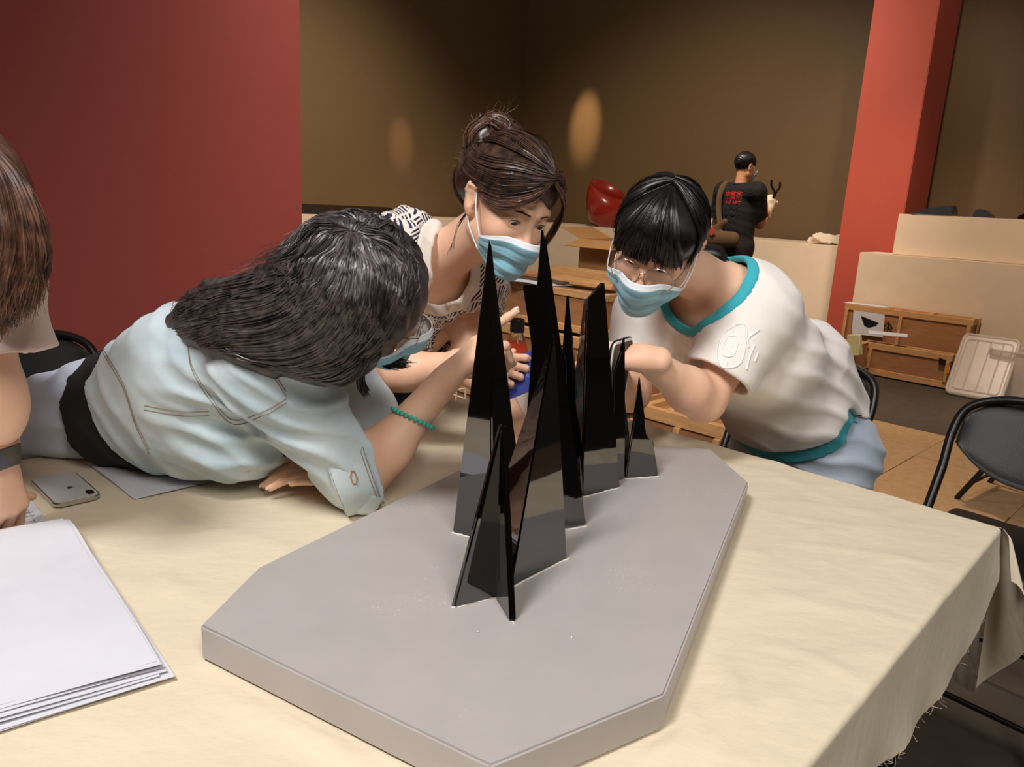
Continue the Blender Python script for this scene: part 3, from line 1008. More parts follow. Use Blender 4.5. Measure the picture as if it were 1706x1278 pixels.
def mask(root, H, face, top=-.028, bot=-.118, wide=.066, pleat=.0022, open_=0.0, seed=0):
    nu, nv = 46, 40
    def fn(U, Vv):
        a = (U - .5) * 2
        w = wide * (1 - .10 * np.abs(Vv - .45))
        bow = .020 * (1 - a ** 2) * (1 - Vv)
        z = top + bow - .012 * np.abs(a) ** 2 * (1 - Vv) + (bot - top) * Vv + .030 * np.abs(a) ** 2.2 * Vv
        th = a * 1.22
        L = np.stack([np.sin(th) * w * 1.12, .018 + np.cos(th) * .075, z], -1)
        ex = pleat * (1 - a ** 4) * (np.sin(Vv * 6.28 * 3.2 - 0.6) ** 3) * (Vv > .10) + .004 * (1 - a ** 2) * np.sin(Vv * 3.14)
        ex = ex + .0006 * np.sin(a * 9 + Vv * 13 + seed) * (1 - a ** 2) + open_ * (1 - Vv) * np.exp(-((a - .1) / .5) ** 2)
        return L, ex
    hull = Field().add(*[p.grown(.002) for p in head_prims(H)])
    hull.add(H.cap((0, .102, -.044), (0, .078, -.105), .014, .016, k=.03), H.cap((0, .095, -.03), (.045, .05, -.05), .008, .012, k=.04), H.cap((0, .095, -.03), (-.045, .05, -.05), .008, .012, k=.04))
    A, g = sheet_on('mask', H, hull, fn, M_mask, root, nu, nv, .0060)
    flat = A.reshape(-1, 3)
    for _ in range(3):
        d_ = face(flat); flat = flat + face.grad(flat) * np.clip(.0045 - d_, 0, .02)[:, None]
    A = flat.reshape(nu, nv, 3)
    B = A - g * .0014
    n = nu * nv
    v = np.vstack([A.reshape(-1, 3), B.reshape(-1, 3)])
    q = np.arange(n).reshape(nu, nv)
    f1 = np.stack([q[:-1, :-1], q[:-1, 1:], q[1:, 1:], q[1:, :-1]], -1).reshape(-1, 4)
    rim = np.concatenate([q[:, 0], q[-1, 1:], q[-2::-1, -1], q[0, -2:0:-1]])
    f2 = np.stack([rim, np.roll(rim, -1), np.roll(rim, -1) + n, rim + n], -1)
    me = mesh_np('face_mask', v, np.vstack([f1, f1[:, ::-1] + n, f2]).astype(np.int32))
    ncol = np.tile(np.arange(nv - 1), nu - 1)
    idx = np.concatenate([(ncol < 4).astype(int), np.ones(len(f1), int), np.ones(len(f2), int)])
    o = link('face_mask', me, [M_mask, M_maskw], root)
    me.polygons.foreach_set('material_index', idx.astype(np.int32))
    for s, e in ((0, -1), (-1, 1)):
        ear = [H(.078 * e, -.016, .018), H(.084 * e, -.034, -.004), H(.076 * e, -.030, -.034)]
        for c, ends in ((A[s, 1], ear[0]), (A[s, -2], ear[2])):
            mid = (c + ends) / 2 + H.r * e * .006
            tubes('ear_loop', [(catmull([c, mid, ends], 12), .0013)], M_maskw, o, 6)
        tubes('ear_loop', [(catmull(ear, 12), .0013)], M_maskw, o, 6)
    return o


def chain(pts, radii, w=None, s=1.0, k=.03):
    return [Cap(pts[i], pts[i + 1], radii[i], radii[i + 1], w, s, k) for i in range(len(pts) - 1)]


def rot(v, axis, a):
    axis = unit(axis); v = np.asarray(v, float)
    return v * math.cos(a) + np.cross(axis, v) * math.sin(a) + axis * axis.dot(v) * (1 - math.cos(a))


def hand(wrist, d, n, thumb_side=1, curl=((.3, .4, .3),) * 4, thumb=(.5, .3, .2, .2), s=1.0, spread=.10, wr=.022):
    """Hand as a composite: d towards the knuckles, n out of the back of the hand; the thumb lies on thumb_side * (d x n).
    Returns (composite, list of fingertip frames (tip, direction, dorsal))."""
    wrist = np.asarray(wrist, float); d = unit(d); n = unit(n - d * np.dot(n, d)); l = np.cross(d, n) * thumb_side
    off = (.027, .0095, -.008, -.025); kn = (.084, .088, .083, .074)
    seg = ((.041, .025, .019), (.045, .029, .020), (.042, .027, .020), (.033, .020, .018))
    rad = ((.0092, .0083, .0076, .0066), (.0094, .0085, .0077, .0067), (.0090, .0081, .0073, .0064), (.0080, .0071, .0066, .0058))
    root, chains, tips = [], [], []
    K = [wrist + s * (d * kn[i] + l * off[i]) for i in range(4)]
    for i in range(4):
        b = wrist + s * (d * .012 + l * off[i] * .62)
        root.append(Cap(b, K[i] - d * .006 * s, .0150 * s, .0115 * s, None, 1, .02))
    root.insert(0, Cap(wrist - d * .03 * s, wrist + d * .02 * s, wr, wr * .95, l, 1.22, .02))
    root.append(Cap(wrist + s * (d * .03 + l * .018 - n * .006), wrist + s * (d * .06 - l * .015 - n * .006), .015 * s, .014 * s, None, 1, .02))
    for i in range(4):
        dirn = unit(d + l * spread * (1.3, .35, -.35, -1.2)[i]); ax = np.cross(n, dirn)   # turning about ax carries dirn towards the palm
        p = K[i] - dirn * .004 * s; ch = []; nn = n.copy()
        for j in range(3):
            a = curl[i][j]
            dirn = rot(dirn, ax, a); nn = rot(nn, ax, a)
            q = p + dirn * seg[i][j] * s
            ch.append(Cap(p, q, rad[i][j] * s, rad[i][j + 1] * s, None, 1, .004)); p = q
        chains.append(ch); tips.append((p, dirn, nn, rad[i][3] * s))
    a1, a2, a3, a4 = thumb
    p = wrist + s * (d * .022 + l * .020 - n * .006)
    dirn = unit(d * math.cos(a1) + l * math.sin(a1) - n * a2); nn = unit(np.cross(dirn, np.cross(l, d) * 0 + np.cross(n, dirn)) * -1) if False else n
    ax = unit(np.cross(dirn, -n * .3 - l))                         # bends towards the fingers
    ch = []
    for j, (L_, r0, r1) in enumerate(((.043, .0135, .0105), (.031, .0102, .0092), (.025, .0092, .0075))):
        if j: dirn = rot(dirn, ax, -(a3, a4)[j - 1])
        q = p + dirn * L_ * s; ch.append(Cap(p, q, r0 * s, r1 * s, None, 1, .004)); p = q
    chains.append(ch); tips.append((p, dirn, unit(l * .6 + n * .6), .0075 * s))
    return Comp(root, chains), tips


def nails(root, tips, which):
    for i in which:
        p, d, n, r = tips[i]
        n = unit(n - d * np.dot(n, d)); l = np.cross(d, n)
        a = np.linspace(-1, 1, 7); b = np.linspace(-1, 1, 7)
        A, B = np.meshgrid(a, b, indexing='ij')
        w = r * .82 * np.sqrt(np.clip(1 - .35 * B ** 4, 0, 1))
        Pq = p + (d * .0012) + (B * .0062)[..., None] * d + (np.sin(A * .95) * w)[..., None] * l + (np.cos(A * .95) * r * 1.0 + .0009 - .0016 * np.maximum(B, 0) ** 2)[..., None] * n
        q = np.arange(49).reshape(7, 7)
        f = np.stack([q[:-1, :-1], q[1:, :-1], q[1:, 1:], q[:-1, 1:]], -1).reshape(-1, 4)
        link('fingernail', mesh_np('fingernail', Pq.reshape(-1, 3), f.astype(np.int32)), M_nail, root)


def denim_mat(name, rgb, rgb2, bump=.25):
    m = mat(name, rgb, .8, .05, 9, bump, 700, sheen=.25, bdist=.0008)
    nt = m.node_tree; rp = next(n for n in nt.nodes if n.type == 'VALTORGB')
    rp.color_ramp.elements[1].color = (*lin(rgb2), 1)
    return m


class SubF:
    """A field used as a cutter inside another field."""
    def __init__(self, F, pad=0.03):
        self.F = F; self.lo, self.hi = F.bounds(pad); self.k = 0.003

    def __call__(self, P):
        return self.F(P)


class Body:
    """Joint positions and sizes of one person and the primitives that follow from them."""
    def __init__(self, H, nb, pv, sL, sR, armL, armR, w=1.0, chest=.100, waist=.090, hip=.110, bust=.0, legs=None, arm_r=(.044, .036, .025)):
        self.H, self.nb, self.pv, self.sL, self.sR = H, nb, pv, sL, sR
        self.a = unit(nb - pv)
        l = sL - sR; self.l = unit(l - self.a * self.a.dot(l))
        self.f = np.cross(self.a, -self.l)
        self.armL, self.armR, self.arm_r = armL, armR, arm_r
        L = np.linalg.norm(nb - pv)
        a, f = self.a, self.f
        c1 = nb - a * .10 + f * .005; c2 = nb - a * .22 + f * .012; wa = pv + a * .16; p0 = pv
        self.torso = [Cap(c1, c2, chest * .92, chest, self.l, 1.42, .04), Cap(c2, wa, chest, waist, self.l, 1.36, .05),
                      Cap(wa, p0, waist, hip, self.l, 1.40, .05), Cap(p0, p0 - a * .03, hip, hip, self.l, 1.42, .05),
                      Cap(sL - self.l * .035, sR + self.l * .035, .050, .050, None, 1, .05),
                      Cap(nb - a * .03 + self.l * .05, sL - self.l * .03, .045, .045, None, 1, .05),
                      Cap(nb - a * .03 - self.l * .05, sR + self.l * .03, .045, .045, None, 1, .05)]
        if bust:
            for s in (-1, 1):
                self.torso.append(Ell(nb - a * .22 + f * (chest * .72) + self.l * .062 * s, (bust, bust, bust), None, .05))
        self.armp = []
        for s, A in ((sL, armL), (sR, armR)):
            if A is None: continue
            e, w_ = A[0], A[1]
            mid = e + (w_ - e) * .28
            self.armp.append([Cap(s, e, arm_r[0], arm_r[1], None, 1, .045), Cap(e, mid, arm_r[1], arm_r[1] * 1.0, None, 1, .02), Cap(mid, w_, arm_r[1] * 1.0, arm_r[2] * .93, None, 1, .03)])
        self.legp = []
        if legs is not None:
            for hp, kn, an, toe in legs:
                self.legp.append([Cap(hp, kn, .085, .055, None, 1, .05), Cap(kn, an, .055, .038, None, 1, .03), Cap(an - V(0, 0, .03), toe, .036, .028, None, 1, .03)])

    def body(self, hands=(), eyes=0.0, ears=(1, -1), head=True, neck_r=.050):
        F = Field()
        F.add(*self.torso)
        for A in self.armp: F.add(*A)
        for Lg in self.legp: F.add(*Lg)
        H = self.H
        if head:
            F.add(Cap(H(0, -.022, -.055), self.nb - self.a * .01, neck_r * .98, neck_r * 1.08, None, 1, .03))
            add_head(F, H, eyes, ears)
        F.add(*hands)
        return F


def shell(F, inner):
    F.ops.append(('sub', SubF(inner), .002)); return F


def feet_legs(pv, l, kn_off, ft, f):
    """Legs from pelvis to shoes on the floor: kn_off knee offset, ft ground point between the feet, f facing."""
    out = []
    for s in (1, -1):
        hp = pv + l * .085 * s
        an = V(ft[0], ft[1], .085) + l * V(1, 1, 0) * .10 * s
        kn = (hp + an) / 2 + kn_off
        toe = V(an[0], an[1], .03) + unit(f * V(1, 1, 0)) * .15
        out.append((hp, kn, an, toe))
    return out


class Clip:
    """A primitive cut by half spaces before it joins the rest."""
    def __init__(self, p, *cuts, k=None):
        self.p, self.cuts, self.lo, self.hi = p, cuts, p.lo, p.hi
        self.k = p.k if k is None else k

    def __call__(self, P):
        d = self.p(P)
        for c in self.cuts: d = np.maximum(d, c(P))
        return d


def garment(parts, inner_parts, folds_=(), cuts=(), ck=.002):
    """Cloth between the grown parts and the less grown inner parts, both wrinkled alike."""
    F = Field().add(*parts); I = Field().add(*inner_parts)
    for g in folds_: F.disp(g); I.disp(g)
    F.ops.append(('sub', SubF(I), .0015))
    for c in cuts: F.cut(c, ck)
    return F


def sleeves(B, grow, frac, flare=(.010, .014), thick=.006, k=.05):
    """(outer, inner) sleeve primitives, cut off square at frac of the upper arm (or of the forearm beyond 1)."""
    out, inn = [], []
    for A, fr in zip(B.armp, frac):
        a, b = A[0].a, A[0].b
        f_ = min(fr, 1.0); e = a + (b - a) * f_; d = unit(b - a)
        r0 = A[0].ra + grow + flare[0]; r1 = A[0].ra + (A[0].rb - A[0].ra) * f_ + grow + flare[1]
        o_ = Cap(a, e + d * .03, r0, r1, None, 1, k); i_ = Cap(a, e + d * .10, r0 - thick, r1 - thick, None, 1, k)
        out.append(Clip(o_, plane_cut(e, d)) if fr <= 1 else o_); inn.append(i_)
    return out, inn


_tp = [TA, TB, TN, TL]; _tc = sum(_tp) / 4
def table_clear(P):
    """Positive inside the volume that the table and its cloth take up."""
    d = TZ + .0065 - P[..., 2]
    for i in range(4):
        a, b = _tp[i], _tp[(i + 1) % 4]; n = np.array([-(b - a)[1], (b - a)[0]]); n = n / np.linalg.norm(n)
        if (_tc - a) @ n < 0: n = -n
        d = np.minimum(d, (P[..., :2] - a) @ n + .012)
    return d

# ------------------------------------------------------------------ woman in the white and teal shirt
p3 = thing('person', 'woman in white shirt with teal collar and round glasses, bending in with a phone', 'person', (0.72, 1.85, 0))
H3 = Frame(at(1095, 402, 1.45), (-.35, -.80, -.48), (0.03, -.53, .85), 0.94)
nb3, pv3 = at(1190, 468, 1.62), at(1338, 745, 1.88)
sL3, sR3 = at(1262, 520, 1.57), at(1076, 525, 1.79)
eL3, wL3 = at(1172, 668, 1.50), at(1074, 597, 1.385)
eR3, wR3 = at(1052, 655, 1.70), at(1030, 640, 1.50)
_a = unit(nb3 - pv3); _l = sL3 - sR3; _l = unit(_l - _a * _a.dot(_l))
B3 = Body(H3, nb3, pv3, sL3, sR3, (eL3, wL3), (eR3, wR3), chest=.088, waist=.085, hip=.105, bust=.045,
          legs=feet_legs(pv3, _l, V(-.10, -.06, .02), pv3[:2] + V(.08, .12), V(-.6, -.8, 0)), arm_r=(.045, .041, .027))
hd3, tp3 = hand(wL3, unit(V(-.92, .10, .02)), unit(V(-.1, -.45, .9)), 1, ((.7, .9, .5),) * 4, (.5, .5, .3, .3), .95)
hd3r, tp3r = hand(wR3, unit(V(-.2, -.7, .35)), unit(V(.6, .2, -.5)), -1, ((.6, .8, .4),) * 4, (.5, .4, .3, .3), .95)
F3 = B3.body((hd3, hd3r), eyes=.0030).cut(table_clear, .002)
me = surface('body', F3, .0065, [(H3(0, .05, -.02), .085, .0026), (wL3 + V(-.07, 0, 0), .09, .0034)])
link('body', me, M_skin, p3)
add_eyes(p3, H3, unit(H3.f + V(-.1, 0, -.5)), True, .0030)
brows(p3, H3, F3, M_hair_black)
mask(p3, H3, F3, top=-.038, bot=-.120)

# shirt
M_shirt = mat('white_jersey', (238, 232, 226), .8, .02, 20, .25, 26, sheen=.15, bdist=.005)
M_teal = mat('teal_jersey', (52, 172, 188), .8, .04, 20, .2, 40, sheen=.15, bdist=.004)
neck3 = Cap(nb3 + B3.a * .16, nb3 - B3.a * .012 + B3.f * .030, .074, .078, B3.l, 1.22)
def sdn(P): return -(P - nb3) @ B3.a            # distance down from the neck base
def frontness(P): return (P - nb3) @ B3.f
Lh3 = np.linalg.norm(nb3 - pv3)
def hem3(extra):
    def g(P):
        fr = frontness(P)
        back = 1 / (1 + np.exp((fr + .035) / .012))
        side = np.exp(-((fr + .035) / .05) ** 2)
        return sdn(P) - (Lh3 - .150 + extra - .05 * side + .125 * back)
    return g
sl3 = (.74, .60)
fold3 = [folds(.0050, V(.3, .2, .9), 46, V(.9, -.3, .1), 9, 1.6, (at(1330, 620, 1.72), .16)),
         folds(.0040, V(.75, .1, .6), 60, V(-.5, .3, .8), 8, 1.4, (sL3 + V(.03, 0, .02), .05)),
         folds(.0035, V(.9, .2, .35), 52, V(-.3, .2, .9), 8, 1.4, (at(1140, 560, 1.62), .10))]
def tail3():
    d = unit(at(1452, 715, 1.98) - at(1330, 560, 1.80))
    return Cap(at(1335, 590, 1.80), at(1428, 690, 1.95), .085, .03, B3.l, 1.3, .08)
def make_shirt3(grow, thick, cuts, folds_, sl=True):
    so, si = sleeves(B3, grow, sl3, (.010, .012), thick)
    out = [p.grown(grow) for p in B3.torso] + (so + [tail3()] if sl else [])
    inn = [p.grown(grow - thick) for p in B3.torso] + (si if sl else [])
    return garment(out, inn, folds_, cuts)
Fs3 = make_shirt3(.022, .011, [hem3(0.0), lambda P: .016 - neck3(P)], fold3)
link('shirt', surface('shirt', Fs3, .0048), M_shirt, p3)
Fc3 = make_shirt3(.0238, .013, [lambda P: neck3(P) - .0175, lambda P: -neck3(P), lambda P: sdn(P) - .25], fold3)
link('collar', surface('collar', Fc3, .0040), M_teal, p3)
Fh3 = make_shirt3(.0145, .008, [hem3(.052), lambda P: (Lh3 - .27) - sdn(P)], fold3[:1], False)
link('hem_band', surface('hem_band', Fh3, .0048), M_teal, p3)
# raised print on the sleeve
M_print = mat('raised_white_print', (246, 243, 240), .45, .01)
def on_field(F, px, y0, off=.0):
    P = np.array([at(u, v, y0) for u, v in px]); O = np.repeat(V(0, 0, CAMH)[None], len(P), 0)
    return F.cast(O, P - O, 4.0, off)
def emboss(px, closed=False, r=.0018, n=30):
    P = on_field(Fs3, px, 1.4, .0006); P = P[~np.isnan(P[:, 0])]
    c = catmull(np.vstack([P, P[:1]]) if closed else P, n)
    return (c[:-1] if closed else c, r, closed)
em = [emboss([(1226, 541), (1243, 541), (1242, 575), (1234, 604), (1216, 613), (1200, 608), (1198, 580), (1206, 555)], True, .0020),
      emboss([(1213, 560), (1228, 562), (1227, 580), (1220, 593), (1206, 592), (1205, 575)], True, .0016),
      emboss([(1265, 549), (1247, 564), (1247, 579)], r=.0018), emboss([(1258, 574), (1250, 592), (1244, 616)], r=.0018),
      emboss([(1263, 588), (1258, 602)], r=.0016), emboss([(1212, 596), (1209, 612)], r=.0016), emboss([(1224, 543), (1223, 560)], r=.0016)]
tag(tubes('raised_print', em, M_print, p3, 8), 'raised white lettering on the sleeve', kind='stuff')

# trousers
M_jean3 = denim_mat('pale_blue_denim', (150, 164, 182), (176, 188, 202))
Fp3 = Field().add(*[p.grown(.006) for p in B3.torso[2:4]])
for Lg in B3.legp: Fp3.add(*[p.grown(.010, .06) for p in Lg[:2]])
Fp3.disp(folds(.0045, V(.3, .1, .95), 50, V(.9, -.3, 0), 10))
Fp3.cut(lambda P: (Lh3 - .17) - sdn(P), .003)
Fp3.cut(plane_cut(V(0, 0, .10), V(0, 0, -1)), .002)
Fp3.cut(table_clear, .003)
link('trousers', surface('trousers', Fp3, .0065), M_jean3, p3)
M_shoe = mat('white_shoe', (220, 218, 214), .6)
for Lg in B3.legp:
    link('shoe', surface('shoe', Field().add(Lg[2].grown(.006), Cap(Lg[2].a - V(0, 0, .02), Lg[2].b, .034, .030, None, 1, .02)).cut(lambda P: .004 - P[..., 2], .003), .006), M_shoe, p3)

# hair: smooth cap with a straight fringe, tied at the nape
def face_cut(H, lo=.020, wide=.060, depth=.045):
    """Opens a hair cap over the face."""
    return H.ell((0, .112, -.075 + lo), (wide, .095, .085))
Fhair3 = Field().add(H3.ell((0, -.018, .030), (.0855, .103, .0945), .02), H3.cap((0, -.075, -.02), (0, -.060, -.075), .055, .04, k=.04))
Fhair3.add(H3.ell((0, .045, .045), (.070, .054, .052), .03))
Fhair3.sub(H3.ell((0, .125, -.038), (.060, .072, .092)), .006)
for s in (-1, 1):
    Fhair3.sub(H3.ell((.092 * s, -.014, -.018), (.024, .026, .040)), .006)
    Fhair3.sub(H3.ell((.082 * s, .022, -.050), (.034, .062, .062)), .008)
pt = [H3(0, -.09, -.05), H3(.02, -.115, -.08), at(1190, 428, 1.60), at(1200, 470, 1.66)]
for i in range(3): Fhair3.add(Cap(pt[i], pt[i + 1], .030 - .006 * i, .026 - .007 * i, None, 1, .03))
link('hair', surface('hair', Fhair3, .0038), M_hair_black, p3)
crown = (0, -.035, .120)
def lg(H, *pts): return H.many(pts)
bangs = []
for x in np.linspace(-.066, .072, 10):
    bangs.append(lg(H3, (x * .12, .010, .128), (x * .45, .062, .110), (x * .80, .096, .070), (x * .95, .104 - .35 * abs(x), .036), (x * 1.02, .100 - .45 * abs(x), .006 - .16 * abs(x))))
bangs = [b for i, b in enumerate(bangs)]
gap = 4
sheets = [bangs[:gap], bangs[gap:]]
sides = []
for s in (-1, 1):
    sides.append([lg(H3, (0, -.01, .128), (.05 * s, .03, .105), (.078 * s, .038, .055), (.080 * s, .036, .025), (.076 * s, .034, -.010), (.072 * s, .034, -.028)),
                  lg(H3, (0, -.02, .128), (.055 * s, -.005, .105), (.084 * s, -.012, .055), (.084 * s, -.045, .020), (.075 * s, -.075, -.02), (.03 * s, -.10, -.055)),
                  lg(H3, (0, -.03, .126), (.055 * s, -.04, .100), (.082 * s, -.06, .045), (.075 * s, -.085, .0), (.05 * s, -.105, -.03), (.015 * s, -.11, -.06)),
                  lg(H3, (0, -.04, .124), (.03 * s, -.08, .095), (.045 * s, -.11, .04), (.04 * s, -.122, .0), (.02 * s, -.12, -.03), (.0 * s, -.115, -.06))])
ribbons('hair_strands', sheets + [b[::1] for b in sides], 3400, .0019, M_hair_black, p3, Fhair3, 18, .001, .0016, 11, .0018, .4)
ribbons('fringe', [[bangs[3], bangs[4]], [bangs[4], bangs[5]]], 90, .0014, M_hair_black, p3, None, 16, .001, .003, 12, .001, .3)
ribbons('ponytail', [[np.array([pt[0] + V(.01, 0, .01), pt[1] + V(.02, 0, 0), pt[2] + V(.015, 0, 0), pt[3], pt[3] + V(0, .02, -.04)]), np.array([pt[0] - V(.01, 0, .01), pt[1] - V(.01, 0, 0), pt[2] - V(.015, 0, 0), pt[3] - V(.01, 0, 0), pt[3] + V(-.02, .02, -.04)])]], 300, .0018, M_hair_black, p3, None, 16, .001, .006, 13)

# glasses
M_wire = mat('silver_wire', (210, 190, 175), .22, .02, metal=1.0)
M_lens = mat('clear_lens', (120, 124, 128), .02, 0, alpha=.03, spec=.15)
gl_ = bpy.data.objects.new('glasses', None); COL.objects.link(gl_); gl_.parent = p3; gl_.matrix_parent_inverse = p3.matrix_basis.inverted()
def ring(cx, n=28, r=.0285):
    a = np.linspace(0, 2 * np.pi, n, endpoint=False)
    return H3.many(np.stack([cx + r * np.cos(a), .1035 - .10 * np.abs(cx + r * np.cos(a)) ** 1.0 * .35 + .002 * np.sin(a), -.018 + r * .98 * np.sin(a)], -1))
gs = [(ring(.033), .0010, True), (ring(-.033), .0010, True),
      (H3.many([(-.0055, .1035, -.012), (-.003, .107, -.009), (.003, .107, -.009), (.0055, .1035, -.012)]), .0010),
      (H3.many([(.0610, .100, -.010), (.066, .094, -.008), (.074, .05, -.004), (.080, -.005, .006), (.078, -.025, -.004)]), .0010),
      (H3.many([(-.0610, .100, -.010), (-.066, .094, -.008), (-.074, .05, -.004), (-.080, -.005, .006), (-.078, -.025, -.004)]), .0010)]
tubes('frame', gs, M_wire, gl_, 8)
for cx in (.033, -.033):
    R_ = ring(cx, 28, .0282); c = R_.mean(0) + H3.f * .0008
    vv = np.vstack([R_ + H3.f * .0005, R_ - H3.f * .0005, c[None] + H3.f * .0012, c[None] + H3.f * .0002])
    ff = [(i, (i + 1) % 28, 56) for i in range(28)] + [((i + 1) % 28 + 28, i + 28, 57) for i in range(28)] + [(i, i + 28, (i + 1) % 28 + 28, (i + 1) % 28) for i in range(28)]
    link('lens', mesh_np('lens', vv, ff), M_lens, gl_)

# ------------------------------------------------------------------ woman in the pale denim shirt, leaning across the table
p1 = thing('person', 'woman in faded pale denim shirt with long dark hair, leaning on the table and pointing', 'person', (-0.95, 1.60, 0))
H1 = Frame(at(600, 490, 1.14), (.90, .20, -.26), (.30, -.45, .84), 0.92)
nb1, pv1 = at(478, 545, 1.24), at(120, 712, 1.55)
sR1, sL1 = at(448, 612, 1.13), at(530, 575, 1.40)
eR1 = onz(606, 792, 0.80); wR1 = at(742, 634, 1.25)
eL1 = at(606, 690, 1.38); wL1 = at(545, 800, 1.285)
_a = unit(nb1 - pv1); _l = sL1 - sR1; _l = unit(_l - _a * _a.dot(_l))
B1 = Body(H1, nb1, pv1, sL1, sR1, (eL1, wL1), (eR1, wR1), chest=.100, waist=.100, hip=.112, bust=.045,
          legs=feet_legs(pv1, _l, V(-.02, .02, .0), pv1[:2] + V(-.02, .10), V(.75, -.6, 0)), arm_r=(.047, .038, .026))
pd = unit(at(862, 518, 1.27) - at(775, 590, 1.255))
tip_goal = at(862, 517, 1.27)
for _ in range(8):          # turn the hand until the forefinger ends where it points
    hdR1, tpR1 = hand(wR1, pd, unit(V(-.35, -.25, .9)), -1, ((.12, .08, .05), (.9, 1.2, .7), (1.0, 1.3, .8), (1.05, 1.3, .8)), (-.25, .9, .2, .2), 1.0)
    pd = unit(pd + (tip_goal - tpR1[0][0]) * 4.0)
hdL1, tpL1 = hand(at(600, 784, 1.285), unit(V(-.86, -.44, .04)), unit(V(-.10, -.40, .90)), 1,
                  ((.22, .35, .3), (.12, .35, .3), (-.10, .35, .3), (-.32, .0, .2)), (.5, .3, .4, .4), .96, .26)
F1 = B1.body((hdR1, hdL1), eyes=.0032).cut(table_clear, .002)
me = surface('body', F1, .0065, [(H1(.01, .05, -.03), .075, .003), (tpR1[0][0] + V(-.06, 0, 0), .08, .0032), (onz(520, 815, .76), .06, .0032)])
link('body', me, M_skin, p1)
nails(p1, tpR1, (0,)); nails(p1, tpL1, (0, 1, 2, 3))
add_eyes(p1, H1, unit(H1.f + V(0, 0, -.3)), True, .0032)
brows(p1, H1, F1, M_hair_black)
mask(p1, H1, F1, top=-.040, bot=-.118, seed=2)

# glasses with thin frames
gl1 = bpy.data.objects.new('glasses', None); COL.objects.link(gl1); gl1.parent = p1; gl1.matrix_parent_inverse = p1.matrix_basis.inverted()
def ring1(cx, n=24, r=.025):
    a = np.linspace(0, 2 * np.pi, n, endpoint=False)
    return H1.many(np.stack([cx + r * np.cos(a), .110 - .04 * np.abs(cx + r * np.cos(a)), -.016 + r * .9 * np.sin(a)], -1))
tubes('frame', [(ring1(.031), .0009, True), (ring1(-.031), .0009, True), (H1.many([(-.006, .110, -.012), (0, .112, -.009), (.006, .110, -.012)]), .0009),
                (H1.many([(.056, .107, -.010), (.070, .09, -.006), (.076, .02, .0), (.078, -.02, .0)]), .0009),
                (H1.many([(-.056, .107, -.010), (-.070, .09, -.006), (-.076, .02, .0), (-.078, -.02, .0)]), .0009)], M_wire, gl1, 6)
for cx in (.031, -.031):
    R_ = ring1(cx, 24, .0247); c = R_.mean(0)
    vv = np.vstack([R_ + H1.f * .0005, R_ - H1.f * .0005, c[None] + H1.f * .0012, c[None] + H1.f * .0002])
    ff = [(i, (i + 1) % 24, 48) for i in range(24)] + [((i + 1) % 24 + 24, i + 24, 49) for i in range(24)] + [(i, i + 24, (i + 1) % 24 + 24, (i + 1) % 24) for i in range(24)]
    link('lens', mesh_np('lens', vv, ff), M_lens, gl1)

# clothes: black top, pale jeans, denim shirt with rolled sleeves
M_denim = denim_mat('faded_denim', (176, 196, 206), (212, 224, 228), .3)
M_denim2 = denim_mat('faded_denim_inside', (176, 192, 198), (200, 212, 214), .3)
M_blacktop = mat('black_jersey', (26, 26, 28), .85, .08, 30, .2, 60)
M_jean1 = denim_mat('sky_denim', (176, 188, 208), (198, 208, 222))
M_stitch = mat('brown_stitching', (150, 132, 112), .8, .05)
def sdn1(P): return -(P - nb1) @ B1.a
Lh1 = np.linalg.norm(nb1 - pv1)
tbl_cut = table_clear
ftor = [folds(.0055, V(.75, .2, .6), 50, V(-.4, .6, .7), 8, 1.8, (at(250, 640, 1.40), .18)),
        folds(.0065, V(.55, -.2, .8), 58, V(.8, .2, -.5), 10, 1.9, (at(500, 720, 1.15), .13)),
        folds(.0050, V(.2, .3, .93), 48, V(.9, .1, -.3), 9, 1.5, (at(420, 720, 1.20), .12))]
belly = [Cap(at(250, 700, 1.40), at(420, 730, 1.27), .080, .070, _l, 1.5, .06)]
Ft1 = garment([p.grown(.013) for p in B1.torso[1:4]] + [belly[0].grown(-.004)], [p.grown(.004) for p in B1.torso[1:4]], [folds(.0025, V(.6, .1, .8), 60, V(.3, .9, 0), 8)],
              [lambda P: sdn1(P) - (Lh1 - .258), lambda P: .15 - sdn1(P), tbl_cut])
link('black_top', surface('black_top', Ft1, .0058), M_blacktop, p1)
Fj1 = Field().add(*[p.grown(.002) for p in B1.torso[1:4]])
for Lg in B1.legp: Fj1.add(*[p.grown(.016, .06) for p in Lg[:2]])
Fj1.disp(folds(.004, V(.2, .3, .9), 44, V(.9, .1, 0), 9)); Fj1.cut(lambda P: (Lh1 - .305) - sdn1(P), .003); Fj1.cut(plane_cut(V(0, 0, .10), V(0, 0, -1)), .002)
Fj1.cut(table_clear, .003)
link('trousers', surface('trousers', Fj1, .0065), M_jean1, p1)
for Lg in B1.legp:
    link('shoe', surface('shoe', Field().add(Lg[2].grown(.006), Cap(Lg[2].a - V(0, 0, .02), Lg[2].b, .034, .030, None, 1, .02)).cut(lambda P: .004 - P[..., 2], .003), .006), M_shoe, p1)
PCUFF = at(618, 752, 1.20); DCUFF = unit(at(660, 738, 1.215) - at(560, 772, 1.19))
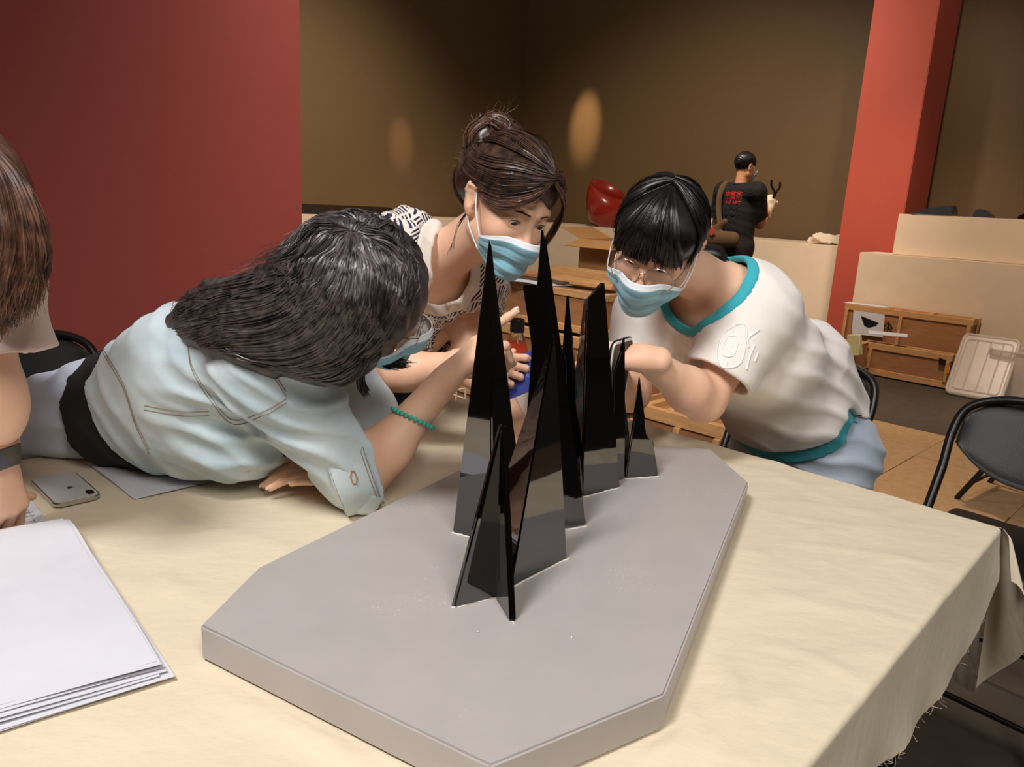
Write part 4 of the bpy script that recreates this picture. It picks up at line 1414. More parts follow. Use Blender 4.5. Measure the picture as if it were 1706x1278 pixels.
def sleeve1(grow, thick):
    out, inn = [], []
    for (s_, e_, w_), fr in (((sR1, eR1, wR1), .12), ((sL1, eL1, wL1), .45)):
        c = e_ + (w_ - e_) * fr; d = unit(w_ - e_) if fr > .3 else DCUFF
        c = c if fr > .3 else PCUFF
        out += [Cap(s_, e_, .066 + grow, .056 + grow, None, 1, .05), Clip(Cap(e_, c + d * .03, .056 + grow, .054 + grow, None, 1, .02), plane_cut(c, d))]
        inn += [Cap(s_, e_, .060 + grow - thick, .041 + grow - thick, None, 1, .05), Cap(e_, c + d * .10, .041 + grow - thick, .040 + grow - thick, None, 1, .02)]
    return out, inn
so1, si1 = sleeve1(.006, .010)
collar_hole = Cap(nb1 + B1.a * .12 + B1.f * .03, nb1 - B1.a * .02 + B1.f * .05, .062, .066, _l, 1.1)
front_gap = lambda P: np.where((P - nb1) @ B1.f > .04, .022 + .10 * np.clip(.20 - sdn1(P), 0, .2) - np.abs((P - nb1) @ B1.l), -.02)
shirt_hem1 = lambda P: sdn1(P) - (Lh1 - .345 - .030 * np.cos(5.5 * ((P - nb1) @ B1.l)) + .02 * ((P - nb1) @ B1.f > 0) * 0)
Fd1 = garment([p.grown(.022) for p in B1.torso] + belly + so1, [p.grown(.012) for p in B1.torso] + [belly[0].grown(-.010)] + si1, ftor,
              [shirt_hem1, lambda P: -collar_hole(P), tbl_cut, front_gap])
link('denim_shirt', surface('denim_shirt', Fd1, .0046), M_denim, p1)
# rolled cuffs, a loose second layer
ccuff = PCUFF - DCUFF * .035 + V(0, 0, -.016)
for c, d, r0, ln in ((ccuff, DCUFF, .0740, .058), (eL1 + (wL1 - eL1) * .40, unit(wL1 - eL1), .062, .052)):
    Fq = Field().add(Cap(c - d * .06, c + d * .06, r0 + .003, r0, None, 1, .02)).disp(folds(.0020, d, 26, np.cross(d, V(0, 0, 1)), 16))
    Fq.ops.append(('sub', Cap(c - d * .14, c + d * .14, r0 - .006, r0 - .009), .002)); Fq.cut(plane_cut(c + d * (ln * .62), d), .003); Fq.cut(plane_cut(c - d * (ln * .5), -d), .003); Fq.cut(tbl_cut, .002)
    link('rolled_cuff', surface('rolled_cuff', Fq, .004), M_denim2, p1)
# seams: pairs of stitched lines laid on the cloth
def seam(px, y0=1.0, r=.0007, n=60, dash=True, dy=0):
    P = np.array([at(u, v + dy, y0) for u, v in catmull(np.array(px, float), n)]); O = np.repeat(V(0, 0, CAMH)[None], n, 0)
    Q = Fd1.cast(O, P - O, 4.0, .0005)
    Q = Q[~np.isnan(Q[:, 0])]
    keep = np.r_[True, np.linalg.norm(np.diff(Q, axis=0), axis=1) < .05]
    Q = Q[keep]
    return [(Q[i:i + 2], r) for i in range(0, len(Q) - 2, 1)] if dash else [(Q, r)]
def cuff_seam(k, n=34):
    e1_ = unit(np.cross(DCUFF, V(0, 0, 1))); e2_ = np.cross(DCUFF, e1_); Q = []
    for a in np.linspace(0, 2 * math.pi, n):
        o_ = math.cos(a) * e1_ + math.sin(a) * e2_
        Q.append(ccuff + DCUFF * k + o_ * (.0767 - .003 * (k + .06) / .12 + .0010))
    return [(np.array(Q[i:i + 2]), .0006) for i in range(n - 1)]
st = []
for dy in (0, 7):
    st += seam([(168, 575), (205, 640), (225, 700), (250, 752)], dy=dy) + seam([(312, 565), (320, 610), (350, 660), (388, 700), (440, 685), (482, 662)], dy=dy)
    st += seam([(438, 590), (455, 620), (478, 655)], dy=dy) + [x for k_ in (-.026, .028) for x in cuff_seam(k_ + dy * .0007)] + seam([(240, 676), (300, 686), (350, 686)], dy=dy)
tag(tubes('stitching', st, M_stitch, p1, 4), 'brown double stitching along the seams', kind='stuff')
# breast pocket flap and buttonhole on the cuff
M_cop = mat('copper_thread', (176, 134, 98), .5)
c = eR1 + (wR1 - eR1) * .16
Pq = np.array([at(u, v, .95) for u, v in [(586, 785), (584, 795), (588, 806), (594, 806), (595, 796), (590, 785)]]); O = np.repeat(V(0, 0, CAMH)[None], 6, 0)
Fcuff = Field().add(Cap(ccuff - DCUFF * .06, ccuff + DCUFF * .06, .0782, .0752))
Qb = Fcuff.cast(O, Pq - O, 3.0, .0008)
if not np.isnan(Qb).any(): tubes('buttonhole', [(Qb, .0012, True)], M_cop, p1, 6)

# bracelet of turquoise beads
M_turq = mat('turquoise_bead', (64, 186, 168), .3, .10, 120, coat=.3)
br = thing_br = bpy.data.objects.new('bracelet', None); COL.objects.link(br); br.parent = p1; br.matrix_parent_inverse = p1.matrix_basis.inverted()
d = unit(wR1 - eR1); bc = eR1 + (wR1 - eR1) * .60
e_1 = unit(np.cross(d, V(0, 0, 1))); e_2 = np.cross(d, e_1)
bm = bmesh.new(); bmesh.ops.create_uvsphere(bm, u_segments=12, v_segments=8, radius=.0042); bead = bm_mesh('bead', bm, smooth=True); bead.materials.append(M_turq)
NB = 27
for i in range(NB):
    a = 2 * math.pi * i / NB
    P = bc + .06 * (math.cos(a) * e_1 + math.sin(a) * e_2)
    hit = F1.cast(P, bc - P, .2, .0040)[0]
    if np.isnan(hit[0]): hit = bc + .037 * (math.cos(a) * e_1 + math.sin(a) * e_2)
    hit = hit + d * (.010 * math.sin(a + .6)) + V(0, 0, -.0)
    o = bpy.data.objects.new('bead', bead); COL.objects.link(o); o.parent = br; o.matrix_parent_inverse = Matrix.Identity(4); o.location = tuple(np.array(hit) - np.array(p1.location) * 0)
br.matrix_parent_inverse = p1.matrix_basis.inverted()

# hair: cap plus the long mass falling back over the shoulder
Fh1 = Field().add(H1.ell((0, -.020, .026), (.0885, .104, .098), .02), H1.ell((.0, -.06, -.02), (.075, .06, .075), .05))
mass = [at(600, 470, 1.11), at(530, 530, 1.10), at(440, 545, 1.12), at(365, 530, 1.15), at(296, 535, 1.19)]
for i, (r0, r1) in enumerate(((.085, .078), (.078, .062), (.062, .044), (.044, .016))): Fh1.add(Cap(mass[i], mass[i + 1], r0, r1, None, 1, .06))
Fh1.add(Cap(at(595, 500, 1.05), at(560, 560, 1.07), .062, .036, None, 1, .07), Cap(at(560, 555, 1.07), at(450, 560, 1.09), .036, .022, None, 1, .06))
Fh1.sub(H1.ell((-.02, .135, -.055), (.075, .085, .080)), .01)
Fh1.sub(H1.ell((.055, .085, -.075), (.05, .055, .045)), .01)
Fh1.disp(lambda P: -.0030 * np.sin(P @ V(60, 130, 150) + 2 * np.sin(P @ V(25, 0, 40))))
link('hair', surface('hair', Fh1, .0046), M_hair_soft, p1)
def hcast(px, F=None, off=.001):
    F = Fh1 if F is None else F
    P = np.array([at(u, v, 1.0) for u, v in px]); O = np.repeat(V(0, 0, CAMH)[None], len(P), 0)
    Q = F.cast(O, P - O, 3.0, off)
    for i in range(len(Q)):
        if np.isnan(Q[i, 0]):
            y = Q[i - 1][1] if i and not np.isnan(Q[i - 1, 0]) else 1.1
            Q[i] = at(px[i][0], px[i][1], y)
    return Q
gtop = [[(582, 386), (560, 376), (540, 374), (520, 384), (506, 395), (480, 420), (440, 440)],
        [(584, 386), (572, 374), (560, 368), (540, 368), (520, 378), (505, 396), (494, 412)],
        [(588, 386), (592, 374), (594, 366), (588, 362), (570, 360), (545, 364), (520, 378)],
        [(594, 386), (612, 376), (626, 368), (630, 364), (620, 360), (600, 358), (575, 361)],
        [(600, 386), (632, 380), (652, 378), (664, 382), (670, 390), (676, 402), (682, 418)]]
gd = [[(584, 384), (545, 378), (520, 400), (500, 428), (455, 458), (395, 470), (340, 482)],
      [(585, 386), (540, 395), (505, 430), (470, 465), (415, 485), (350, 500), (285, 535)],
      [(586, 388), (548, 420), (510, 465), (470, 505), (410, 525), (345, 535), (282, 552)],
      [(587, 389), (560, 440), (530, 490), (485, 535), (425, 555), (370, 560), (330, 575)],
      [(589, 390), (578, 450), (558, 510), (515, 560), (460, 580), (400, 580), (355, 580)],
      [(591, 390), (602, 450), (592, 520), (555, 575), (500, 600), (440, 598), (385, 588)],
      [(594, 390), (628, 445), (625, 510), (595, 570), (545, 605), (490, 612), (440, 602)],
      [(597, 389), (650, 432), (655, 490), (632, 545), (595, 590), (545, 612), (505, 612)],
      [(600, 388), (668, 415), (682, 465), (668, 515), (640, 560), (605, 590), (570, 610)],
      [(603, 386), (672, 406), (694, 450), (690, 492), (672, 526), (650, 550), (630, 568)]]
glow_ = [[(560, 530), (530, 578), (480, 602), (430, 598), (375, 586)], [(590, 540), (565, 588), (530, 612), (480, 616), (430, 606)], [(620, 535), (602, 585), (582, 614), (545, 626), (500, 622)], [(650, 530), (637, 570), (618, 606), (594, 628), (556, 632)]]
sheet = [hcast(g) for g in gd]
sheet_t = [hcast(g) for g in gtop]; sheet_l = [hcast(g) for g in glow_]
ribbons('hair_strands', [sheet, sheet, sheet_t, sheet_l, sheet_l[:2]], 8200, .0020, M_hair_soft, p1, Fh1, 22, .001, .0024, 21, .0018, .35, .0018)
flat_fly = [hcast([(560, 386), (520, 382), (495, 408), (465, 432), (430, 455)]) + V(0, 0, .012), hcast([(560, 386), (510, 392), (470, 440), (420, 456), (370, 480)]) + V(0, 0, .010)]
ribbons('flyaway_hair', [flat_fly], 60, .0005, M_hair_soft, p1, None, 18, .001, .007, 22, .01, .2, .008)
lock = [np.array([at(612, 588, 1.10), at(606, 612, 1.10), at(604, 640, 1.11), at(612, 662, 1.12)]), np.array([at(600, 590, 1.10), at(594, 615, 1.10), at(598, 640, 1.11), at(610, 655, 1.12)])]
lock2 = [np.array([at(628, 580, 1.16), at(645, 592, 1.16), at(668, 602, 1.16), at(690, 606, 1.16)]), np.array([at(612, 582, 1.15), at(630, 600, 1.16), at(650, 608, 1.16), at(672, 610, 1.16)])]
ribbons('hair_lock', [lock, lock2], 260, .0018, M_hair_black, p1, None, 16, .001, .003, 23)

# ------------------------------------------------------------------ woman in the striped blouse with her hair pinned up
p2 = thing('person', 'woman in navy-dashed white blouse, brown hair pinned up, holding a blue phone', 'person', (-0.48, 2.05, 0))
H2 = Frame(at(850, 336, 1.52), (.50, -.75, -.43), (.33, -.28, .88), 0.98)
nb2, pv2 = at(735, 432, 1.67), at(585, 590, 2.02)
sR2, sL2 = at(664, 408, 1.63), at(800, 480, 1.82)
eR2, wR2 = at(638, 622, 1.50), at(784, 606, 1.435)
eL2, wL2 = at(775, 600, 1.74), at(838, 668, 1.62)
_a = unit(nb2 - pv2); _l = sL2 - sR2; _l = unit(_l - _a * _a.dot(_l))
B2 = Body(H2, nb2, pv2, sL2, sR2, (eL2, wL2), (eR2, wR2), chest=.092, waist=.086, hip=.105, bust=.045,
          legs=feet_legs(pv2, _l, V(.03, -.02, 0), pv2[:2] + V(-.03, .05), V(.6, -.8, 0)), arm_r=(.043, .037, .025))
hdR2, tpR2 = hand(wR2, unit(V(.93, -.02, -.06)), unit(V(.05, -.86, .46)), -1, ((.35, .55, .35), (.55, .65, .4), (.65, .7, .45), (.75, .8, .5)), (.25, .9, .3, .3), .88, .14)
hdL2, tpL2 = hand(wL2, unit(V(.35, -.75, -.45)), unit(V(.1, -.4, .9)), 1, ((.3, .4, .3),) * 4, (.5, .3, .2, .2), .92)
F2 = B2.body((hdR2, hdL2), eyes=.0056).cut(table_clear, .002)
link('body', surface('body', F2, .0065, [(H2(0, .05, -.01), .085, .0025), (at(850, 600, 1.43), .06, .0032)]), M_skin, p2)
nails(p2, tpR2, (0, 1, 2))
add_eyes(p2, H2, unit(H2.f + V(-.05, 0, -.45)), True, .0056)
brows(p2, H2, F2, M_hair_chest, 70)
mask(p2, H2, F2, top=-.044, bot=-.126, seed=4)
# the pierced ear keeps a small stud
bm = bmesh.new(); bmesh.ops.create_uvsphere(bm, u_segments=10, v_segments=8, radius=.0025); bmesh.ops.translate(bm, vec=H2(.083, -.006, -.044), verts=bm.verts)
link('ear_stud', bm_mesh('ear_stud', bm, True), mat('silver_stud', (210, 205, 200), .2, 0, metal=1.0), p2)


def dash_mat(name):
    """White cloth printed with fields of short navy bars, each field lying another way."""
    m = bpy.data.materials.new(name); m.use_nodes = True
    nt = m.node_tree; L = nt.links.new; b = nt.nodes['Principled BSDF']; b.inputs['Roughness'].default_value = .8
    N = nt.nodes.new
    tc = N('ShaderNodeTexCoord'); vo = N('ShaderNodeTexVoronoi'); vo.feature = 'F1'; vo.inputs['Scale'].default_value = 26
    L(tc.outputs['Object'], vo.inputs['Vector'])
    sep = N('ShaderNodeSeparateColor'); L(vo.outputs['Color'], sep.inputs['Color'])
    an = N('ShaderNodeMath'); an.operation = 'MULTIPLY_ADD'; an.inputs[1].default_value = 1.5; an.inputs[2].default_value = -.35; L(sep.outputs['Red'], an.inputs[0])
    ro = N('ShaderNodeVectorRotate'); ro.rotation_type = 'AXIS_ANGLE'; ro.inputs['Axis'].default_value = tuple(unit(V(.5, -.75, .3)))
    L(tc.outputs['Object'], ro.inputs['Vector']); L(an.outputs[0], ro.inputs['Angle'])
    sx = N('ShaderNodeSeparateXYZ'); L(ro.outputs['Vector'], sx.inputs['Vector'])
    def wave(sock, f, w):
        a = N('ShaderNodeMath'); a.operation = 'MULTIPLY'; a.inputs[1].default_value = f; L(sock, a.inputs[0])
        s_ = N('ShaderNodeMath'); s_.operation = 'SINE'; L(a.outputs[0], s_.inputs[0])
        c = N('ShaderNodeMath'); c.operation = 'GREATER_THAN'; c.inputs[1].default_value = w; L(s_.outputs[0], c.inputs[0])
        return c.outputs[0]
    ad = N('ShaderNodeMath'); ad.operation = 'ADD'; L(sx.outputs['X'], ad.inputs[0]); L(sx.outputs['Y'], ad.inputs[1])
    w1 = wave(ad.outputs[0], 600, -.05)
    ed = N('ShaderNodeTexVoronoi'); ed.feature = 'DISTANCE_TO_EDGE'; ed.inputs['Scale'].default_value = 26; L(tc.outputs['Object'], ed.inputs['Vector'])
    gt = N('ShaderNodeMath'); gt.operation = 'GREATER_THAN'; gt.inputs[1].default_value = .055; L(ed.outputs['Distance'], gt.inputs[0])
    mu = N('ShaderNodeMath'); mu.operation = 'MULTIPLY'; L(w1, mu.inputs[0]); L(gt.outputs[0], mu.inputs[1])
    mx = N('ShaderNodeMix'); mx.data_type = 'RGBA'
    mx.inputs[6].default_value = (*lin((232, 222, 214)), 1); mx.inputs[7].default_value = (*lin((30, 32, 62)), 1)
    L(mu.outputs[0], mx.inputs[0]); L(mx.outputs[2], b.inputs['Base Color'])
    return m


M_dash = dash_mat('dashed_print_cotton')
M_white = mat('white_cotton', (236, 228, 218), .8, .02, 30, .1, 60)
M_navy = mat('navy_twill', (38, 40, 62), .85, .06, 30)
def sdn2(P): return -(P - nb2) @ B2.a
Lh2 = np.linalg.norm(nb2 - pv2)
neck2 = Cap(nb2 + B2.a * .16 - B2.f * .01, nb2 - B2.a * .008 + B2.f * .055, .052, .050, B2.l, 1.12)
f2s = [folds(.0045, V(.5, .2, .8), 55, V(-.6, .5, .5), 9, 1.6), folds(.003, V(.9, .2, -.3), 50, V(.2, .4, .8), 8, 1.4)]
def blouse(grow, th, cuts):
    so, si = sleeves(B2, grow - .004, (.32, .30), (.008, .014), th)
    return garment([p.grown(grow) for p in B2.torso] + so, [p.grown(grow - th) for p in B2.torso] + si, f2s, cuts)
Fb2 = blouse(.016, .008, [lambda P: sdn2(P) - (Lh2 - .04), lambda P: .030 - neck2(P), table_clear])
link('blouse', surface('blouse', Fb2, .0050), M_dash, p2)
Fn2 = blouse(.0175, .010, [lambda P: neck2(P) - .031, lambda P: -neck2(P), lambda P: sdn2(P) - .3])
link('neck_facing', surface('neck_facing', Fn2, .0042), M_white, p2)
bm = bmesh.new(); bmesh.ops.create_uvsphere(bm, u_segments=14, v_segments=8, radius=.0065)
P = at(747, 508, 1.4); hit = Fn2.cast(V(0, 0, CAMH), P - V(0, 0, CAMH), 4.0, .001)[0]
if np.isnan(hit[0]): hit = at(747, 508, 1.6)
bmesh.ops.translate(bm, vec=hit, verts=bm.verts)
link('pearl_button', bm_mesh('pearl_button', bm, True), mat('pearl', (205, 190, 170), .15, .02, coat=.5), p2)
Fp2 = Field().add(*[p.grown(.006) for p in B2.torso[2:4]])
for Lg in B2.legp: Fp2.add(*[p.grown(.014, .06) for p in Lg[:2]])
Fp2.cut(lambda P: (Lh2 - .12) - sdn2(P), .003); Fp2.cut(plane_cut(V(0, 0, .10), V(0, 0, -1)), .002)
Fp2.cut(table_clear, .003)
link('trousers', surface('trousers', Fp2, .007), M_navy, p2)
for Lg in B2.legp:
    link('shoe', surface('shoe', Field().add(Lg[2].grown(.006), Cap(Lg[2].a - V(0, 0, .02), Lg[2].b, .034, .030, None, 1, .02)).cut(lambda P: .004 - P[..., 2], .003), .006), M_shoe, p2)

# hair
Fh2 = Field().add(H2.ell((0, -.022, .030), (.0835, .101, .092), .02), H2.cap((-.03, -.09, .0), (.03, -.09, .0), .045, .045, k=.05))
Fh2.add(H2.ell((0, .040, .060), (.066, .048, .042), .03))
Fh2.sub(H2.ell((0, .128, -.030), (.066, .084, .094)), .008)
for s in (-1, 1): Fh2.sub(H2.ell((.082 * s, .020, -.050), (.036, .066, .064)), .008)
bun = [H2(.012, -.105, .030), H2(.030, -.125, .070), H2(.012, -.120, .105), H2(-.014, -.105, .100), H2(-.012, -.100, .060)]
for i in range(4): Fh2.add(Cap(bun[i], bun[i + 1], .026 - .002 * i, .024 - .002 * i, None, 1, .012))
link('hair', surface('hair', Fh2, .0038), M_hair_brown, p2)
L2 = H2.many
part = (-.012, .070, .104)
sw = []
for x0, z0, pts in ((0, 0, [(-.01, .080, .098), (.030, .066, .098), (.060, .02, .080), (.066, -.05, .060), (.040, -.10, .055), (.02, -.12, .06)]),
                    (0, 0, [(-.008, .084, .090), (.036, .080, .078), (.068, .036, .055), (.078, -.03, .040), (.055, -.09, .035), (.025, -.12, .045)]),
                    (0, 0, [(-.004, .088, .082), (.040, .086, .058), (.072, .050, .030), (.083, .0, .022), (.070, -.07, .015), (.030, -.115, .035)])):
    sw.append(L2(pts))
swl = [L2([(-.016, .080, .098), (-.045, .055, .095), (-.068, .0, .075), (-.066, -.06, .055), (-.035, -.105, .055), (0, -.12, .06)]),
       L2([(-.018, .086, .085), (-.055, .070, .068), (-.078, .020, .050), (-.078, -.05, .030), (-.045, -.10, .03), (-.01, -.12, .045)])]
top2 = [L2([(-.012, .075, .102), (-.020, .03, .122), (-.024, -.03, .124), (-.016, -.085, .100), (.0, -.115, .08)]),
        L2([(-.010, .075, .102), (.012, .03, .122), (.022, -.03, .120), (.024, -.085, .095), (.015, -.115, .08)]),
        L2([(-.008, .078, .100), (.036, .04, .108), (.054, -.02, .100), (.048, -.08, .078), (.022, -.115, .07)])]
back2 = [L2([(.03, -.04, -.07), (.05, -.075, -.04), (.045, -.105, .0), (.03, -.12, .04)]), L2([(-.03, -.04, -.07), (-.04, -.085, -.04), (-.03, -.11, .0), (-.005, -.12, .04)])]
ribbons('hair_strands', [sw, sw, swl, top2, top2, back2], 3600, .0017, M_hair_brown, p2, Fh2, 18, .001, .0035, 31, .0025, .4)
# loose fringe swept across the brow to the ear, and the lock on the far side
fr = [L2([(-.008, .086, .088), (.020, .100, .070), (.048, .090, .046), (.068, .060, .024), (.078, .015, .012), (.080, -.01, .006)]),
      L2([(-.006, .088, .084), (.022, .104, .058), (.050, .094, .030), (.069, .064, .008), (.078, .025, .002), (.081, -.005, .0)])]
lk = [L2([(-.014, .088, .088), (-.045, .092, .066), (-.070, .075, .030), (-.080, .060, -.010), (-.078, .058, -.045), (-.070, .066, -.07)]),
      L2([(-.014, .090, .084), (-.040, .102, .058), (-.064, .090, .024), (-.076, .076, -.012), (-.076, .070, -.040), (-.068, .076, -.06)])]
Fskin2 = Field().add(*head_prims(H2))
ribbons('fringe', [fr], 170, .0012, M_hair_chest, p2, Fskin2, 18, .0015, .0030, 32, .003, .3)
ribbons('side_lock', [lk], 240, .0012, M_hair_chest, p2, Fskin2, 18, .0030, .0035, 33, .004, .3)
tw = [np.array(bun) + H2.r * .022, np.array(bun) + H2.f * -.024, np.array(bun) - H2.r * .022]
ribbons('bun_strands', [tw], 420, .0015, M_hair_chest, p2, Fh2, 14, .001, .004, 34, .004, .4)
fly = [L2([(.01, -.12, .08), (.0, -.15, .11), (-.01, -.165, .15)]), L2([(.03, -.12, .06), (.045, -.16, .07), (.05, -.19, .06)]), L2([(.03, -.11, .0), (.05, -.15, -.02), (.06, -.19, -.05)])]
ribbons('flyaway_hair', [fly], 90, .0008, M_hair_chest, p2, None, 12, .001, .010, 35, .01, .2, .006)
nape = [L2([(.050, -.05, -.05), (.054, -.055, -.085), (.050, -.05, -.125), (.052, -.05, -.15)]), L2([(.02, -.07, -.06), (.025, -.08, -.10), (.03, -.08, -.14), (.03, -.08, -.17)])]
ribbons('nape_hair', [nape], 130, .0010, M_hair_brown, p2, None, 12, .001, .005, 36, .01, .2)

# ------------------------------------------------------------------ person cut by the picture's left edge
p0 = thing('person', 'person with long brown hair and smartwatch in pale pink blouse, writing at the left edge', 'person', (-1.25, 1.44, 0))
H0 = Frame(at(-108, 330, 1.02), (.80, -.05, -.60), (.55, 0, .83), 0.98)
nb0, pv0 = at(-165, 440, 1.10), at(-228, 690, 1.44)
sL0, sR0 = at(-30, 462, 1.20), at(-10, 470, .92)
eR0, wR0 = at(-14, 650, .965), at(-10, 770, 1.00)
eL0, wL0 = at(-60, 690, 1.22), at(-40, 800, 1.16)
sL0 = at(-120, 465, 1.22); sR0 = at(-48, 490, .97)
_a = unit(nb0 - pv0); _l = sL0 - sR0; _l = unit(_l - _a * _a.dot(_l))
B0 = Body(H0, nb0, pv0, sL0, sR0, (eL0, wL0), (eR0, wR0), chest=.092, waist=.082, hip=.100, bust=.04,
          legs=feet_legs(pv0, _l, V(.0, .0, 0), pv0[:2] + V(-.05, .10), V(.9, -.3, 0)), arm_r=(.041, .036, .024))
hd0, tp0 = hand(wR0, unit(V(.12, .02, -1)), unit(V(.95, -.25, .2)), -1, ((.5, .7, .4), (.6, .7, .4), (.7, .8, .4), (.8, .9, .4)), (.4, .5, .4, .3), .92)
F0 = B0.body((hd0,), eyes=.003).cut(table_clear, .002)
link('body', surface('body', F0, .0070, [(wR0 + V(.01, 0, -.05), .06, .0036)]), M_skin, p0)
M_pink = mat('pale_pink_blouse', (226, 196, 186), .8, .03, 20, .25, 60, sheen=.2, bdist=.004)
so, si = sleeves(B0, .016, (.66, .6), (.012, .034), .007)
Lh0 = np.linalg.norm(nb0 - pv0)
def sdn0(P): return -(P - nb0) @ B0.a
Fb0 = garment([p.grown(.018) for p in B0.torso] + so, [p.grown(.011) for p in B0.torso] + si, [folds(.004, V(.9, .1, .2), 60, V(.1, .2, .9), 9)],
              [lambda P: sdn0(P) - (Lh0 - .02), lambda P: -Cap(nb0 + B0.a * .1, nb0 - B0.a * .01, .066, .066)(P), table_clear])
link('blouse', surface('blouse', Fb0, .0055), M_pink, p0)
M_skirt = mat('beige_skirt', (214, 190, 172), .85, .03, 20, .2, 50)
Fp0 = Field().add(*[p.grown(.012) for p in B0.torso[2:4]])
for Lg in B0.legp: Fp0.add(Lg[0].grown(.020, .15), Cap(Lg[1].a, Lg[1].a + (Lg[1].b - Lg[1].a) * .4, .09, .10, None, 1, .10))
Fp0.disp(folds(.006, V(.8, .5, 0), 40, V(0, 0, 1), 6)); Fp0.cut(lambda P: (Lh0 - .10) - sdn0(P), .003)
Fp0.cut(table_clear, .003)
link('skirt', surface('skirt', Fp0, .008), M_skirt, p0)
for Lg in B0.legp:
    link('shoe', surface('shoe', Field().add(Lg[2].grown(.006), Cap(Lg[2].a - V(0, 0, .02), Lg[2].b, .034, .030, None, 1, .02)).cut(lambda P: .004 - P[..., 2], .003), .006), M_shoe, p0)
Fh0 = Field().add(H0.ell((0, -.018, .028), (.088, .106, .096), .02), Cap(at(-70, 310, .93), at(-14, 390, .90), .046, .048, None, 1, .05), Cap(at(-14, 390, .90), at(-14, 490, .91), .048, .026, None, 1, .05), Cap(at(-70, 330, .98), at(-60, 480, 1.02), .08, .05, None, 1, .05))
Fh0.sub(H0.ell((0, .128, -.050), (.066, .084, .094)), .008)
link('hair', surface('hair', Fh0, .005), M_hair_chest, p0)
g0 = []
for pxs in ([(-30, 250), (-10, 320), (0, 400), (-8, 470), (-14, 530), (-16, 560)], [(-20, 248), (10, 310), (26, 390), (20, 460), (10, 510), (4, 545)], [(-15, 246), (20, 300), (44, 370), (52, 430), (48, 480), (44, 520)], [(-10, 250), (28, 290), (58, 350), (70, 415), (64, 450), (62, 490)]):
    g0.append(np.array([at(u, v, .86) for u, v in pxs]))
ribbons('hair_strands', [g0], 2600, .0016, M_hair_chest, p0, Fh0, 18, .001, .005, 41, .004, .3, .004)
# smartwatch
dW = unit(wR0 - eR0); wc = eR0 + (wR0 - eR0) * .72
M_band = mat('pale_pink_band', (226, 196, 188), .5)
e_1 = unit(V(0, 0, 0) + np.cross(dW, V(0, 1, 0))); e_2 = np.cross(dW, e_1)
wt = bpy.data.objects.new('smartwatch', None); COL.objects.link(wt); wt.parent = p0; wt.matrix_parent_inverse = p0.matrix_basis.inverted()
a = np.linspace(0, 2 * np.pi, 40, endpoint=False)
ringp = np.array([F0.cast(wc + .07 * (math.cos(t) * e_1 + math.sin(t) * e_2), -(math.cos(t) * e_1 + math.sin(t) * e_2), .2, .0016)[0] for t in a])
vs, fs = [], []
for i, p in enumerate(ringp):
    o_ = unit(p - wc)
    for q_ in (-dW * .010 + o_ * .0012, dW * .010 + o_ * .0012, dW * .010 - o_ * .001, -dW * .010 - o_ * .001): vs.append(p + q_)
for i in range(40):
    j = (i + 1) % 40
    for k_ in range(4): fs.append((i * 4 + k_, i * 4 + (k_ + 1) % 4, j * 4 + (k_ + 1) % 4, j * 4 + k_))
link('band', mesh_np('band', vs, fs), M_band, wt)
out_ = unit(V(.85, -.50, .2)); out_ = unit(out_ - dW * out_.dot(dW)); sd_ = np.cross(out_, dW)
pc_ = F0.cast(wc + out_ * .08, -out_, .2, .004)[0]
Mw = Matrix(np.column_stack([sd_, dW, out_, pc_]).tolist() + [[0, 0, 0, 1]])
box('case', (0, 0, .001), (.034, .040, .009), mat('pink_gold_case', (214, 170, 156), .3, 0, metal=.9), wt, Mw, .004, 3)
box('screen', (0, 0, .0058), (.030, .036, .0016), mat('dark_glass', (22, 24, 26), .06, coat=.5), wt, Mw, .0007, 2)

# ------------------------------------------------------------------ man at the back wall
pm = thing('person', 'man in black shirt with red lettering and a brown shoulder bag, back turned', 'person', (2.0, 7.0, 0))
mx, my = at(1236, 300, 7.0)[0], 7.0; SM = 1.05
ff = unit(V(.82, .57, 0)); rr = np.cross(ff, V(0, 0, 1))     # facing away to the right
def mp(r, f, z): return V(mx, my, 0) + (rr * r + ff * f + V(0, 0, z)) * SM
Hm = Frame(mp(0, .03, 1.595), unit(ff + V(.15, -.1, -.12)), V(0, 0, 1) + ff * .1, 1.02)
nbm, pvm = mp(0, -.01, 1.42), mp(0, 0, .93)
sLm, sRm = mp(-.185, -.01, 1.385), mp(.185, -.01, 1.385)
eRm, wRm = at(1266, 374, 7.0), at(1280, 350, 7.15)
eLm, wLm = mp(-.25, .03, 1.10), mp(-.16, .25, 1.05)
Bm = Body(Hm, nbm, pvm, sLm, sRm, (eLm, wLm), (eRm, wRm), chest=.105, waist=.098, hip=.105, legs=feet_legs(pvm, -rr, V(0, 0, 0), V(mx, my), ff), arm_r=(.050, .040, .029))
hdm, _ = hand(wRm, unit(at(1297, 300, 7.17) - at(1280, 350, 7.15)), unit(V(.3, -.8, -.1)), 1, ((.8, .9, .5),) * 4, (.5, .5, .4, .3), 1.15)
Fm = Bm.body((hdm,), eyes=0)
link('body', surface('body', Fm, .009, [(Hm(0, .03, 0), .10, .005)]), M_skin2, pm)
so, si = sleeves(Bm, .018, (.75, .75), (.010, .016), .011, .06)
M_bt = mat('black_cotton', (22, 22, 25), .9, .06, 20, .2, 40)
Lhm = np.linalg.norm(nbm - pvm)
Fsm = garment([p.grown(.020) for p in Bm.torso] + so, [p.grown(.009) for p in Bm.torso] + si, [folds(.0015, V(.3, .2, .9), 40, V(.8, .3, 0), 8)],
              [lambda P: -(P - nbm) @ Bm.a - (Lhm + .06), lambda P: -Cap(nbm + Bm.a * .1, nbm - Bm.a * .005, .060, .062)(P)])
